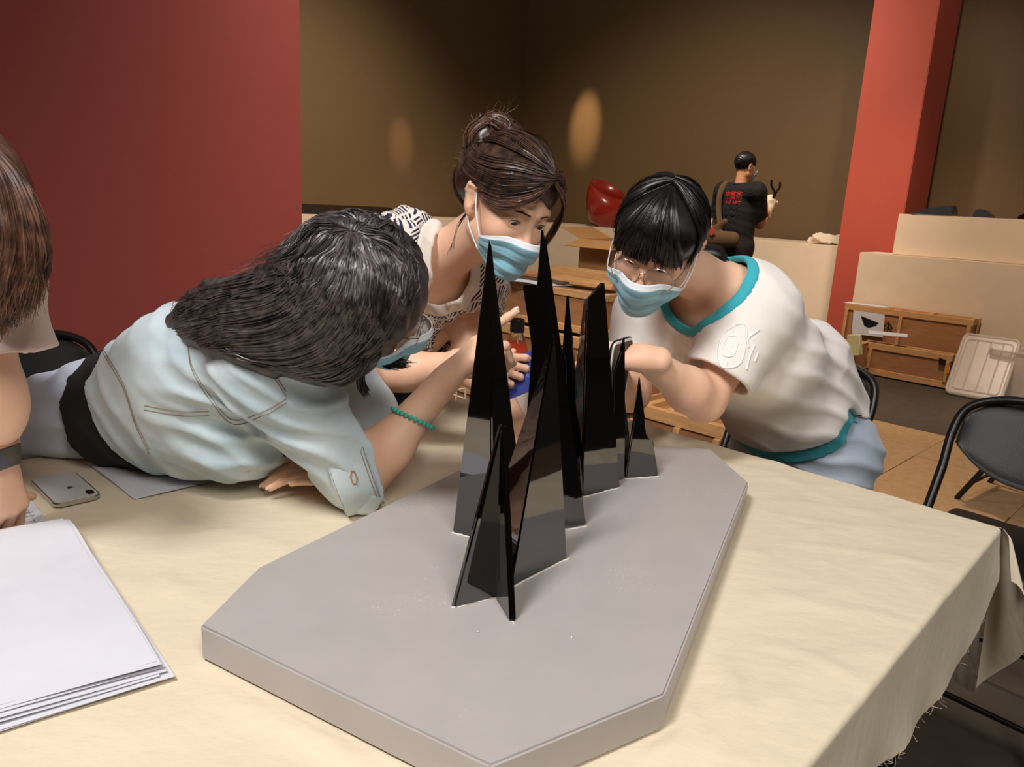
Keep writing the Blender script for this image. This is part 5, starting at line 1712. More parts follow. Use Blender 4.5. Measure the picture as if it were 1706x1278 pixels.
link('shirt', surface('shirt', Fsm, .009), M_bt, pm)
tubes('lanyard', [(catmull([mp(.055, .02, 1.455), mp(.045, -.045, 1.452), mp(0, -.066, 1.448), mp(-.045, -.045, 1.452), mp(-.055, .02, 1.455)], 16), .007)], mat('blue_ribbon', (40, 48, 120), .6), pm, 6)
Fpm = Field().add(*[p.grown(.008) for p in Bm.torso[2:4]])
for Lg in Bm.legp: Fpm.add(*[p.grown(.014, .06) for p in Lg[:2]])
Fpm.cut(plane_cut(V(0, 0, .09), V(0, 0, -1)), .003)
link('trousers', surface('trousers', Fpm, .010), mat('black_trousers', (28, 27, 28), .9), pm)
for Lg in Bm.legp:
    link('shoe', surface('shoe', Field().add(Lg[2].grown(.010), Cap(Lg[2].a - V(0, 0, .02), Lg[2].b, .036, .032, None, 1, .02)).cut(lambda P: .004 - P[..., 2], .003), .008), M_dark, pm)
Fhm = Field().add(Hm.ell((0, -.016, .034), (.083, .101, .090), .02)); Fhm.sub(Hm.ell((0, .118, -.04), (.075, .085, .098)), .008)
for s in (-1, 1): Fhm.sub(Hm.ell((.082 * s, .012, -.050), (.036, .055, .060)), .008)
Fhm.cut(lambda P: -.055 - Hm.local(P)[..., 2], .01)
Fhm.disp(lambda P: .002 * np.sin(P @ V(300, 200, 250)))
link('hair', surface('hair', Fhm, .006), M_hair_black, pm)
mask(pm, Hm, Fm)
# red lettering on the back of the shirt
M_red2 = mat('red_print', (206, 44, 36), .7)
def lettering(text, r0, z0, size, width):
    cu = bpy.data.curves.new('lettering', 'FONT'); cu.body = text; cu.size = size; cu.align_x = 'CENTER'; cu.resolution_u = 3
    o = bpy.data.objects.new('lettering', cu); COL.objects.link(o)
    bpy.context.view_layer.update()
    me = bpy.data.meshes.new_from_object(o.evaluated_get(bpy.context.evaluated_depsgraph_get()))
    bpy.data.objects.remove(o)
    n = len(me.vertices)
    if n == 0: return None
    co = np.empty(n * 3, np.float32); me.vertices.foreach_get('co', co); co = co.reshape(-1, 3)
    if width: co[:, 0] *= width / (co[:, 0].max() - co[:, 0].min())
    P = np.array([mp(r0 + x * .97, -.30, z0 + y) for x, y, _ in co]); D = np.repeat(ff[None], n, 0)
    Q = Fsm.cast(P, D, .6, .003)
    bad = np.isnan(Q[:, 0]); Q[bad] = P[bad] + D[bad] * .19
    me.vertices.foreach_set('co', Q.astype(np.float32).ravel()); me.update()
    return me
for txt, r0, z0, sz, wd in (('空藝術', .020, 1.325, .070, .17), ('WE ART', .026, 1.278, .040, .145)):
    me = lettering(txt, r0, z0, sz, wd)
    if me is not None: tag(link('lettering', me, M_red2, pm), 'red printed lettering', kind=None)
# brown shoulder bag with its strap
M_bag = mat('olive_brown_canvas', (92, 70, 44), .85, .1, 60, .3, 200)
Fbag = Field().add(Cap(mp(-.06, -.20, .98), mp(.13, -.19, .99), .075, .070, ff, .7, .03), Cap(mp(-.09, -.19, 1.03), mp(.03, -.19, 1.13), .055, .03, ff, .6, .03))
Fbag.cut(lambda P: .90 - P[..., 2], .01)
bg = link('shoulder_bag', surface('shoulder_bag', Fbag, .009), M_bag, None)
tag(bg, 'olive brown canvas shoulder bag on the back of the man in black', 'bag')
sp = [mp(-.02, -.185, 1.10), mp(-.07, -.165, 1.22), mp(-.10, -.14, 1.34), mp(-.115, -.08, 1.435), mp(-.11, .0, 1.455), mp(-.08, .10, 1.40)]
v, f = tube_arrays(catmull(sp, 26), .026, 8, False, .22)
link('strap', mesh_np('strap', v, f), M_bag, bg)
bm = bmesh.new(); add_box(bm, (0, 0, 0), (.055, .004, .055), None, .001, 1)
Mb = Matrix(np.column_stack([rr, ff, V(0, 0, 1), mp(-.035, -.262, 1.045)]).tolist() + [[0, 0, 0, 1]]) @ Matrix.Rotation(math.radians(38), 4, 'Y')
bmesh.ops.transform(bm, matrix=Mb, verts=bm.verts)
link('patch', bm_mesh('patch', bm), mat('red_patch', (190, 60, 56), .8), bg)
# glove and the dark forked tool held up in it
hdp = wRm + unit(at(1297, 300, 7.17) - at(1280, 350, 7.15)) * .09
M_glove = mat('white_glove', (226, 206, 180), .85, .04, 60, .3, 200)
Fgl = Field().add(hdm); Fgl.disp(lambda P: -.006 + 0 * P[..., 0]); Fgl.add(Cap(wRm - unit(at(1297, 300, 7.17) - at(1280, 350, 7.15)) * .05, wRm + unit(at(1297, 300, 7.17) - at(1280, 350, 7.15)) * .02, .036, .034, None, 1, .02))
link('glove', surface('glove', Fgl, .006), M_glove, pm)
tl = tubes('pliers', [([hdp - V(.02, 0, .10), hdp + V(.01, 0, .02), hdp + V(.02, 0, .07), hdp + V(-.02, 0, .13), hdp + V(-.025, 0, .18)], .011), ([hdp - V(-.02, 0, .10), hdp + V(.015, 0, .02), hdp + V(.03, 0, .07), hdp + V(.06, 0, .12), hdp + V(.055, 0, .165)], .011)], M_dark, None, 8)
tag(tl, 'dark open-jawed pliers held up in the white-gloved hand of the man', 'pliers')

# ------------------------------------------------------------------ folding chairs
def make_chair(label):
    t = thing('folding_chair', label, 'chair')
    bm_r = []
    for s in (-1, 1):
        tubes('leg', [(catmull([(.205 * s, .235, 0), (.207 * s, .10, .27), (.21 * s, -.07, .60)], 12), .0125)], M_black, t, 10)
        tubes('leg', [(catmull([(.185 * s, -.27, 0), (.187 * s, -.06, .24), (.188 * s, .13, .43)], 10), .0120)], M_black, t, 10)
    a = np.linspace(0, 1, 30)
    top = catmull([(-.21, -.07, .60), (-.215, -.115, .70), (-.195, -.145, .765), (-.12, -.165, .800), (0, -.172, .808), (.12, -.165, .800), (.195, -.145, .765), (.215, -.115, .70), (.21, -.07, .60)], 48)
    tubes('back_frame', [(top, .0125)], M_black, t, 10)
    nu_, nv_ = 30, 14
    v = []
    for side in (0, 1):
        for i in range(nu_):
            x = -1 + 2 * i / (nu_ - 1)
            zt = .792 - .20 * max(abs(x) - .62, 0) ** 2 * 1.6 - .012 * x * x
            zb = .585 + .085 * abs(x) ** 2.4
            for j in range(nv_):
                w = j / (nv_ - 1); z = zb + (zt - zb) * w
                y = -.075 - (z - .60) * .46 - .030 * (1 - x * x) + .008 * (2 * w - 1) ** 4
                d = .013 * (1 - x ** 8) * (1 - (2 * w - 1) ** 6)
                v.append((x * .200, y + (d if side == 0 else -d * .7), z))
    n = nu_ * nv_; g = np.arange(n).reshape(nu_, nv_)
    f1 = np.stack([g[:-1, :-1], g[1:, :-1], g[1:, 1:], g[:-1, 1:]], -1).reshape(-1, 4)
    rim = np.concatenate([g[:, 0], g[-1, 1:], g[-2::-1, -1], g[0, -2:0:-1]])
    f2 = np.stack([rim, np.roll(rim, -1), np.roll(rim, -1) + n, rim + n], -1)
    link('backrest', mesh_np('backrest', v, np.vstack([f1[:, ::-1], f1 + n, f2]).astype(np.int32)), M_vinyl, t)
    bm = bmesh.new(); add_box(bm, (0, .02, .445), (.385, .385, .040), None, .018, 4)
    link('seat', bm_mesh('seat', bm, angle=60), M_vinyl, t)
    tubes('crossbar', [([(-.187, -.20, .08), (.187, -.20, .08)], .008)], M_black, t, 8)
    tubes('crossbar', [([(-.206, .19, .09), (.206, .19, .09)], .008)], M_black, t, 8)
    return t


def dup(root, label=None):
    r = root.copy(); COL.objects.link(r)
    if label: r['label'] = label
    for ch in list(root.children):
        c = ch.copy(); COL.objects.link(c); c.parent = r
        for g_ in list(ch.children):
            d = g_.copy(); COL.objects.link(d); d.parent = c
    return r


ch = make_chair('black folding chair standing empty at the right, beyond the table corner')
chairs = [ch, dup(ch, 'black folding chair behind the woman in the white and teal shirt'), dup(ch, 'black folding chair against the red wall, behind the denim shirt'), dup(ch, 'farther black folding chair at the right edge, in front of the plastic lid')]
for o, (x, y, dx, dy) in zip(chairs, ((1.31, 1.83, -.75, -.66), (.90, 2.36, -.62, -.78), (-1.32, 2.06, .75, -.5), (2.45, 3.35, -.5, .6))):
    o.location = (x, y, 0); o.rotation_euler = (0, 0, math.atan2(dy, dx) - math.pi / 2); o['group'] = 'folding chairs around the table'

# ------------------------------------------------------------------ things on the table
M_silver = mat('silver_phone_glass', (205, 205, 203), .12, .01, 20, spec=.6, coat=.4)
M_steel = mat('polished_steel', (196, 192, 186), .15, .02, metal=1.0)
M_ink = mat('grey_ink', (96, 98, 104), .8)


def rounded(w, h, r, n=5):
    p = []
    for cx, cy, a0 in ((w / 2 - r, h / 2 - r, 0), (-w / 2 + r, h / 2 - r, 90), (-w / 2 + r, -h / 2 + r, 180), (w / 2 - r, -h / 2 + r, 270)):
        for i in range(n + 1):
            a = math.radians(a0 + 90 * i / n); p.append((cx + r * math.cos(a), cy + r * math.sin(a)))
    return p


def plate(name, w, h, r, z0, z1, m, parent, M, bevel=.0):
    pts = rounded(w, h, r)
    bm = bmesh.new()
    lo = [bm.verts.new((x, y, z0)) for x, y in pts]; hi = [bm.verts.new((x, y, z1)) for x, y in pts]
    n = len(pts); bm.faces.new(hi); bm.faces.new(lo[::-1])
    for i in range(n): bm.faces.new((lo[i], lo[(i + 1) % n], hi[(i + 1) % n], hi[i]))
    if bevel: bmesh.ops.bevel(bm, geom=[e for e in bm.edges if abs(e.verts[0].co.z - e.verts[1].co.z) < 1e-6], offset=bevel, segments=2, affect='EDGES')
    bmesh.ops.transform(bm, matrix=M, verts=bm.verts)
    return link(name, bm_mesh(name, bm, angle=40), m, parent)


def basis(c, x, y):
    x = unit(x); z = unit(np.cross(x, y)); y = np.cross(z, x)
    return Matrix(np.column_stack([x, y, z, np.asarray(c, float)]).tolist() + [[0, 0, 0, 1]])


cz = TZ + .0045
q4 = [onz(u, v, cz + .008) for u, v in ((56, 797), (132, 782), (160, 825), (83, 841))]
cen = sum(q4) / 4
ph = thing('phone', 'silver phone lying face down on the cloth at left, camera towards the papers', 'phone', (cen[0], cen[1], cz))
Mx = basis(V(cen[0], cen[1], cz), (q4[1] - q4[0]) + (q4[2] - q4[3]), (q4[0] - q4[3]))
Wp = (np.linalg.norm(q4[1] - q4[0]) + np.linalg.norm(q4[2] - q4[3])) / 2; Hp = (np.linalg.norm(q4[0] - q4[3]) + np.linalg.norm(q4[1] - q4[2])) / 2
plate('body', Wp, Hp, .010, 0, .0075, M_steel, ph, Mx, .002)
plate('back_glass', Wp - .004, Hp - .004, .009, .0074, .0082, M_silver, ph, Mx, .0003)
bump = plate('camera_bump', .011, .020, .005, .008, .0095, M_dark, ph, Mx @ Matrix.Translation((Wp / 2 - .012, -Hp / 2 + .018, 0)), .0004)
for dy in (.005, -.005):
    plate('lens', .007, .007, .0034, .0095, .0100, M_steel, bump, Mx @ Matrix.Translation((Wp / 2 - .012, -Hp / 2 + .018 + dy, 0)))
# the emblem: a bitten fruit with a leaf, lying flat on the glass
Me_ = Mx @ Matrix.Translation((.004, -.012, .00835)) @ Matrix.Rotation(math.radians(-90), 4, 'Z')
a = np.linspace(0, 2 * np.pi, 40, endpoint=False)
rr_ = .0055 * (1 + .10 * np.cos(2 * a) - .12 * np.exp(-((a - np.pi / 2) / .35) ** 2) - .06 * np.exp(-((a - 3 * np.pi / 2) / .3) ** 2))
X, Y = rr_ * np.cos(a), rr_ * np.sin(a)
bx, by, br_ = .0068, .0006, .0028
dd = np.hypot(X - bx, Y - by); inb = dd < br_
X = np.where(inb, bx + (X - bx) * br_ / (dd + 1e-9), X); Y = np.where(inb, by + (Y - by) * br_ / (dd + 1e-9), Y)
lf = [(.0004 + .0018 * math.cos(t) * .55 + .0010, .0070 + .0018 * math.sin(t)) for t in np.linspace(0, 2 * np.pi, 10, endpoint=False)]
vv = [tuple(Me_ @ Vector((x, y, 0))) for x, y in zip(X, Y)] + [tuple(Me_ @ Vector((x, y, 0))) for x, y in lf]
link('emblem', mesh_np('emblem', vv, [tuple(range(40)), tuple(range(40, 50))], False), mat('mirror_emblem', (90, 88, 86), .2, metal=.6), ph)


def sheet(name, quad, m, parent, z, nu=14, nv=14, curl=None, th=.0004):
    """Sheet of paper through four table points (a, b, c, d), lifted by curl(u, v)."""
    a, b, c, d = [np.array(p[:2]) for p in quad]
    U, Vv = np.meshgrid(np.linspace(0, 1, nu), np.linspace(0, 1, nv), indexing='ij')
    P = a * ((1 - U) * (1 - Vv))[..., None] + b * (U * (1 - Vv))[..., None] + c * (U * Vv)[..., None] + d * ((1 - U) * Vv)[..., None]
    Z = z + (curl(U, Vv) if curl else 0 * U)
    A = np.concatenate([P, Z[..., None]], -1).reshape(-1, 3); n = nu * nv
    g = np.arange(n).reshape(nu, nv); f1 = np.stack([g[:-1, :-1], g[1:, :-1], g[1:, 1:], g[:-1, 1:]], -1).reshape(-1, 4)
    rim = np.concatenate([g[:, 0], g[-1, 1:], g[-2::-1, -1], g[0, -2:0:-1]])
    f2 = np.stack([rim, np.roll(rim, -1), np.roll(rim, -1) + n, rim + n], -1)
    me = mesh_np(name, np.vstack([A, A - V(0, 0, th)]), np.vstack([f1, f1[:, ::-1] + n, f2]).astype(np.int32), True)
    bm = bmesh.new(); bm.from_mesh(me); bmesh.ops.recalc_face_normals(bm, faces=bm.faces[:]); bm.to_mesh(me); bm.free()
    me.set_sharp_from_angle(angle=math.radians(50))
    return link(name, me, m, parent)


# papers under the denim sleeve
pq = [onz(u, v, cz) for u, v in ((143, 771), (222, 832), (392, 792), (300, 748))]
pa = thing('paper_sheets', 'few blank white sheets under the denim shirt, beside the silver phone', 'paper', (pq[0][0], pq[0][1], cz))
for k, (dx, dy) in enumerate(((0, 0), (.004, -.002), (-.003, .002))):
    sheet('sheet', [p + V(dx, dy, 0) for p in pq], M_paper, pa, cz + .0008 * k + .0006, curl=lambda u, v, k=k: .0025 * np.sin(u * 3.1) * np.sin(v * 5 + k) ** 2)
q5 = onz(585, 776, cz)
p2_ = thing('phone', 'dark-edged phone half hidden under the denim shirt on the white sheets', 'phone', (q5[0], q5[1], cz))
Mx2 = basis(onz(572, 768, cz + .004), V(.8, -.35, 0), V(.35, .8, 0))
plate('body', .145, .072, .010, 0, .0075, M_dark, p2_, Mx2, .002)
plate('screen', .139, .066, .009, .0074, .0080, M_silver, p2_, Mx2, .0002)

# form with printed boxes
fq = [onz(u, v, cz) for u, v in ((-70, 800), (20, 788), (112, 915), (-60, 955))]
fo = thing('printed_form', 'white printed form under the writing hand at the left edge', 'paper', (fq[1][0], fq[1][1], cz))
sheet('sheet', fq, M_paper, fo, cz + .001)
def on_form(u, v):
    a, b, c, d = fq
    p = a * (1 - u) * (1 - v) + b * u * (1 - v) + c * u * v + d * (1 - u) * v
    return V(p[0], p[1], cz + .0014)
lines = []
for u in (.50, .66, .86): lines.append(([on_form(u, .04), on_form(u, .95)], .0003))
for v in (.30, .48, .66, .84): lines.append(([on_form(.50, v), on_form(.86, v)], .0002))
tag(tubes('printed_rule', lines, M_ink, fo, 4), kind='stuff')
marks = []
for v in (.22, .40, .56, .60, .76, .80):
    for u in np.linspace(.70, .82, 6):
        w = rg.random() * .006 + .004; p = on_form(u, v); marks.append(([p, p + unit(on_form(1, v) - on_form(0, v)) * w], .0005))
    for u in (.54, .57, .60): p = on_form(u, v + .03); marks.append(([p, p + unit(on_form(1, v) - on_form(0, v)) * .006], .0004))
tag(tubes('printed_text', marks, M_ink, fo, 4), kind='stuff')

# thick pile of large sheets, curling at the edge
st0 = [onz(u, v, cz + .012) for u, v in ((112, 879), (268, 1104), (-160, 1225), (-260, 940))]
pk = thing('paper_pile', 'thick pile of large white sheets with curling corners in the left front', 'paper', (st0[1][0], st0[1][1], cz))
for k in range(9):
    t = k / 8
    j = rg.normal(size=(4, 2)) * .004
    ex = (1 - t)
    q_ = [p + V(*jj, 0) for p, jj in zip(st0, j)]
    q_[1] = q_[1] + V(.022 * ex * (0.4 + rg.random() * .6), -.004 - .012 * ex * rg.random(), 0); q_[2] = q_[2] + V(0, -.030 * ex, 0); q_[0] = q_[0] + V(.006 * ex, 0, 0)
    def curl(u, v, t=t, k=k):
        e = np.maximum(u - .55, 0)
        return .006 * t * np.sin(u * 3.1) + .010 * t * np.exp(-((u - .1) / .16) ** 2) * (1 - v) - .010 * t * np.maximum(u - .8, 0) * 3 + .004 * (t ** .5) * np.sin(u * 7 + v * 4 + k) * e
    sheet('sheet', q_, M_paper, pk, cz + .0012 + .0026 * k, 26, 20, curl)

# bottle of red drink
M_pet = mat('clear_bottle', (245, 245, 245), .03, 0, trans=1.0, ior=1.3)
M_juice = mat('red_orange_drink', (226, 74, 34), .15, .08, 30, spec=.6)
M_label = mat('pale_label', (216, 202, 196), .6, .1, 40)
bp_ = at(859, 600, 1.70)
bt = thing('bottle', 'clear bottle of red drink with black cap, behind the spires', 'bottle', (bp_[0], bp_[1], TZ + .003))
Mb_ = Matrix.Translation((bp_[0], bp_[1], TZ + .003))
ztop = at(859, 531, 1.70)[2] - TZ - .003
k_ = ztop / .225
def pr(L): return [(r, z * k_) for r, z in L]
lathe('shell', pr([(.028, 0), (.033, .006), (.033, .115), (.034, .135), (.031, .155), (.020, .185), (.0145, .195), (.0145, .205)]), M_pet, bt, 28, Mb_)
lathe('drink', pr([(.027, .002), (.0315, .008), (.0315, .115), (.0325, .135), (.0298, .153), (.0215, .178)]), M_juice, bt, 28, Mb_)
lathe('label', pr([(.0336, .035), (.0336, .112)]), M_label, bt, 28, Mb_)
lathe('cap', pr([(.0165, .199), (.0165, .222), (.0155, .225)]), M_dark, bt, 24, Mb_)
sds = []
for i in range(16):
    a, z = rg.random() * 6.28, (.118 + .03 * rg.random()) * k_
    bm = bmesh.new(); bmesh.ops.create_icosphere(bm, subdivisions=1, radius=.0018); bmesh.ops.translate(bm, vec=(bp_[0] + .0325 * math.cos(a), bp_[1] + .0325 * math.sin(a), TZ + z), verts=bm.verts)
    sds.append(bm)
bmA = bmesh.new()
for bm in sds:
    me = bpy.data.meshes.new('t'); bm.to_mesh(me); bm.free(); bmA.from_mesh(me); bpy.data.meshes.remove(me)
tag(link('seeds', bm_mesh('seeds', bmA), M_dark, bt), 'small dark seeds in the drink', kind='stuff')

# blue phone in the hand of the woman in the dashed blouse
M_bluecase = mat('royal_blue_case', (44, 58, 132), .35, .04, 30)
tl_, tr_, br2, bl2 = at(838, 604, 1.475), at(893, 580, 1.470), at(890, 650, 1.445), at(842, 668, 1.450)
cph = (tl_ + tr_ + br2 + bl2) / 4
xx = unit(tr_ - tl_ + br2 - bl2); yy = unit(tl_ - bl2 + tr_ - br2)
bp2 = thing('phone', 'royal blue phone held up sideways by the woman in the dashed blouse', 'phone', tuple(cph))
Mx3 = basis(cph + xx * .018, xx, yy)
plate('case', .150, .074, .010, -.004, .004, M_bluecase, bp2, Mx3, .002)
plate('screen', .144, .068, .009, -.0046, -.0038, M_dark, bp2, Mx3, .0002)
for k, dy in enumerate((.010, -.004)):
    plate('side_button', .004, .012, .0015, .004, .0046, mat('light_blue_mark', (96, 112, 176), .4), bp2, Mx3 @ Matrix.Translation((-.002, dy, 0)))

# white phone in the hands of the woman in the white and teal shirt
M_whitecase = mat('white_phone_case', (236, 236, 230), .25, .02, 30)
c5 = at(1030, 617, 1.375)
wp = thing('phone', 'white phone in black bumper held upright by the woman with round glasses', 'phone', tuple(c5))
Mx4 = basis(c5, V(.55, .70, .05), V(.12, 0, 1))
plate('body', .070, .118, .010, -.0035, .0035, M_whitecase, wp, Mx4, .0015)
plate('bumper', .074, .122, .012, -.0030, .0010, M_dark, wp, Mx4, .001)
plate('screen', .064, .110, .008, .0034, .0040, M_dark, wp, Mx4)

# ------------------------------------------------------------------ wooden crates
def rail(name, a, b, w, h, m, parent, upv=(0, 0, 1)):
    """Square bar from a to b."""
    a, b = np.asarray(a, float), np.asarray(b, float); x = unit(b - a); L = np.linalg.norm(b - a)
    y = unit(np.cross(upv, x)) if abs(x[2]) < .9 else E1
    M = basis((a + b) / 2, x, y)
    bm = bmesh.new(); add_box(bm, (0, 0, 0), (L, w, h), None, .002, 1); bmesh.ops.transform(bm, matrix=M, verts=bm.verts)
    return link(name, bm_mesh(name, bm, angle=40), m, parent)


def crate(label, c, L, D, z0, z1, posts=(0, .5, 1), group='wooden crates', bar=.05, lid=True):
    """Battened plywood crate: front lower corner c, length L along E1, depth D along E2."""
    c = V(c[0], c[1], 0); t = thing('wooden_crate', label, 'crate', (c[0], c[1], z0), group=None)
    i = bar * .45
    P = [c + E1 * i + E2 * i, c + E1 * (L - i) + E2 * i, c + E1 * (L - i) + E2 * (D - i), c + E1 * i + E2 * (D - i)]
    prism('panel', P, z0 + .004, z1 - bar * .55, M_ply, t, .001)
    hz = bar / 2
    for z in (z0 + hz, z1 - hz):
        rail('batten', c + V(0, 0, z) + E2 * hz, c + E1 * L + V(0, 0, z) + E2 * hz, bar * .6, bar, M_crate, t)
        rail('batten', c + E2 * D + V(0, 0, z) - E2 * hz, c + E2 * D + E1 * L + V(0, 0, z) - E2 * hz, bar * .6, bar, M_crate, t)
        for e in (0, 1):
            rail('batten', c + E1 * (L * e + hz * (1 - 2 * e)) + E2 * bar + V(0, 0, z), c + E1 * (L * e + hz * (1 - 2 * e)) + E2 * (D - bar) + V(0, 0, z), bar * .6, bar, M_crate, t)
    for f in posts:
        x = min(max(f * L, hz), L - hz)
        rail('batten', c + E1 * x + E2 * hz * .8 + V(0, 0, z0 + bar), c + E1 * x + E2 * hz * .8 + V(0, 0, z1 - bar), bar * .5, bar, M_crate, t)
    for e in (0, 1):
        x = L * e + hz * (1 - 2 * e) * .8
        rail('batten', c + E1 * x + E2 * (D - hz) + V(0, 0, z0 + bar), c + E1 * x + E2 * (D - hz) + V(0, 0, z1 - bar), bar * .5, bar, M_crate, t)
    if lid:
        for f in (.33, .67):
            rail('batten', c + E1 * (L * f) + E2 * bar + V(0, 0, z1 - hz), c + E1 * (L * f) + E2 * (D - bar) + V(0, 0, z1 - hz), bar * .6, bar, M_crate, t)
    return t


def sray(u, v, s):
    """Point on the vertical plane x + y = s seen at (u, v)."""
    d = ray_dir(u, v); return V(0, 0, CAMH) + d * (s / (d[0] + d[1]))


cA = sray(1430, 600, 9.30); cB = sray(1578, 640, 9.30)
c1 = crate('lower wooden crate on the floor, in front, with a white strip on its top', cA, np.linalg.norm((cB - cA)[:2]), .16, 0, sray(1580, 592, 9.3)[2], (0, .12, 1))
cA2 = sray(1399, 560, 9.60); cB2 = sray(1617, 560, 9.60)
z2 = sray(1617, 533, 9.6)[2]
c2 = crate('taller wooden crate against the plinth, with a printed bowl sheet on its front', cA2, np.linalg.norm((cB2 - cA2)[:2]), .23, 0, z2, (0, .47, 1))
# the printed sheet on the back crate and the arrow mark
def on_front(u, v, s): return sray(u, v, s)
sS = 9.585
slab('printed_sheet', [on_front(u, v, sS) for u, v in ((1422, 517), (1474, 524), (1471, 562), (1419, 556))], -E2, .001, M_paper, c2)
slab('bowl_print', [on_front(u, v, sS - .004) for u, v in ((1434, 526), (1464, 538), (1459, 543), (1447, 546), (1440, 543))], -E2, .0006, M_dark, c2)
tubes('arrow_mark', [([on_front(1479.5, 550, sS + .012), on_front(1480, 537, sS + .012)], .006), ([on_front(1472, 545, sS + .012), on_front(1480, 537, sS + .012), on_front(1487, 548, sS + .012)], .006)], M_dark, c2, 5)
M_orange = mat('orange_strap', (226, 136, 34), .6)
slab('strap', [on_front(u, v, 9.29) for u, v in ((1577, 609), (1583, 609), (1581, 622), (1575, 622))], -E2, .003, M_orange, c1)
slab('handle_hole', [on_front(u, v, 9.29) for u, v in ((1564, 596), (1576, 600), (1575, 609), (1564, 607))], -E2, .002, M_dark, c1)
o = slab('tape_strip', [sray(1447, 551, 9.40) + V(0, 0, .0), sray(1512, 557, 9.40), sray(1512, 562, 9.33), sray(1446, 556, 9.33)], (0, 0, 1), .006, M_paper)
tag(o, 'white paper strip lying on the lower crate', 'paper')
o = box('paper_sheet', (0, 0, 0), (.36, .12, .004), M_paper, None, basis(sray(1447, 493, 9.75) * V(1, 1, 0) + V(0, 0, z2 + .003), E1, E2), .001, 1)
tag(o, 'white sheet lying on top of the taller crate', 'paper')

# crates in the middle, behind the spires
K = at(1008, 492, 3.0)
Lm = 1.25
crate('pine crate with a wide top behind the spires, topmost of the middle stack', K - E1 * Lm, Lm, .50, .745, K[2], (1,), bar=.03, lid=False)
crate('pine crate under the topmost one in the middle stack', K - E1 * (Lm + .02) - E2 * .04, Lm + .06, .55, .42, .735, (.3, 1), bar=.045)
crate('lowest pine crate of the middle stack, standing on the floor', K - E1 * (Lm - .02) - E2 * .06, Lm + .10, .58, 0.0, .41, (.2, .6, 1), bar=.05)
c7 = at(1050, 690, 2.95)
crate('dark-panelled crate under the arm of the woman in the white shirt', c7 - E2 * 0.0 + E1 * .02, .40, .45, 0, .50, (0, .5, 1), bar=.05)
zt_ = K[2]
def flat_bar(label, px0, px1, s, w, h, z, cat='plank', m=None):
    a, b = sray(px0[0], px0[1], s), sray(px1[0], px1[1], s); a[2] = b[2] = z + h / 2
    return tag(rail('plank', a, b, w, h, m or M_crate, None), label, cat)
flat_bar('long pine plank lying on the middle crate, nearest the white mask', (925, 440), (1035, 455), 3.67, .12, .020, zt_ + .001)
flat_bar('second pine plank behind the first on the middle crate', (930, 430), (1040, 445), 3.95, .10, .045, zt_ + .001)
flat_bar('dark brown plank lying on the middle crate', (845, 440), (945, 440), 3.46, .05, .010, zt_ + .0085, m=mat('dark_wood', (80, 60, 42), .5, .1, 10))
for k, (u, v, r_) in enumerate(((868, 452, .3), (905, 448, -.1), (890, 455, .6))):
    p = sray(u, v, 3.42); p[2] = zt_ + .0025 + .0022 * k
    x_ = rot(E1, V(0, 0, 1), r_); o = box('paper_sheet', (0, 0, 0), (.22, .15, .0012), M_paper, None, basis(p, x_, rot(x_, V(0, 0, 1), 1.57)), .0004, 1)
    tag(o, ('curling white sheet on the middle crate near the tall spire', 'white sheet beside the dark plank on the middle crate', 'topmost white sheet on the middle crate')[k], 'paper')
# open cardboard box on the crates
M_card = mat('cardboard', (190, 140, 88), .8, .06, 20, .1, 200)
bc_ = sray(1035, 420, 4.6); zb_ = zt_
bx_ = thing('cardboard_box', 'open cardboard box with spread flaps behind the woman in glasses', 'box', (bc_[0], bc_[1], zb_))
Mc = basis(V(bc_[0], bc_[1], zb_), E1, E2)
for nm, c_, s_ in (('side', (0, -.14, .09), (.34, .005, .16)), ('side', (0, .14, .09), (.34, .005, .16)), ('side', (-.17, 0, .09), (.005, .28, .16)), ('side', (.17, 0, .09), (.005, .28, .16)), ('bottom', (0, 0, .006), (.34, .28, .005))):
    box(nm, c_, s_, M_card, bx_, Mc, .001, 1)
for c_, ang, ax_ in (((-.17, 0, .170), -20, 'Y'), ((0, -.14, .170), 14, 'X'), ((.17, 0, .170), 25, 'Y')):
    dim = (.16, .27, .004) if ax_ == 'Y' else (.33, .14, .004)
    off_ = (-.08 if c_[0] < 0 else .08, 0, 0) if ax_ == 'Y' else (0, -.07, 0)
    box('flap', off_, dim, M_card, bx_, Mc @ Matrix.Translation(c_) @ Matrix.Rotation(math.radians(ang * (-1 if c_[0] < 0 else 1)), 4, ax_), .001, 1)
crate('pine crate far behind the spires, holding up the open cardboard box', sray(1000, 500, 4.35) - E1 * .35, 1.0, .5, 0, zt_ - .004, (0, .5, 1), bar=.05)

# cardboard box and scraps at the crates' left end
b6 = sray(1408, 590, 9.0)
bx2 = thing('cardboard_box', 'closed cardboard box with a small white label, left of the wooden crates', 'box', (b6[0], b6[1], 0))
Mc2 = basis(V(b6[0], b6[1], 0), E1, E2)
box('body', (-.05, .0, .135), (.34, .30, .27), M_card, bx2, Mc2, .004, 1)
box('flap', (-.05, -.08, .272), (.345, .145, .004), M_card, bx2, Mc2, .001, 1)
box('flap', (-.05, .075, .272), (.345, .145, .004), M_card, bx2, Mc2, .001, 1)
box('label', (-.09, -.10, .2755), (.07, .05, .001), M_paper, bx2, Mc2, .0003, 1)
o = box('foam_corner', (0, 0, 0), (.10, .05, .17), mat('pale_yellow_foam', (214, 202, 150), .8), bx2, basis(sray(1424, 575, 8.72), E1 + V(0, 0, .2), E2), .006, 1)
o['label'] = 'pale yellow foam corner piece'

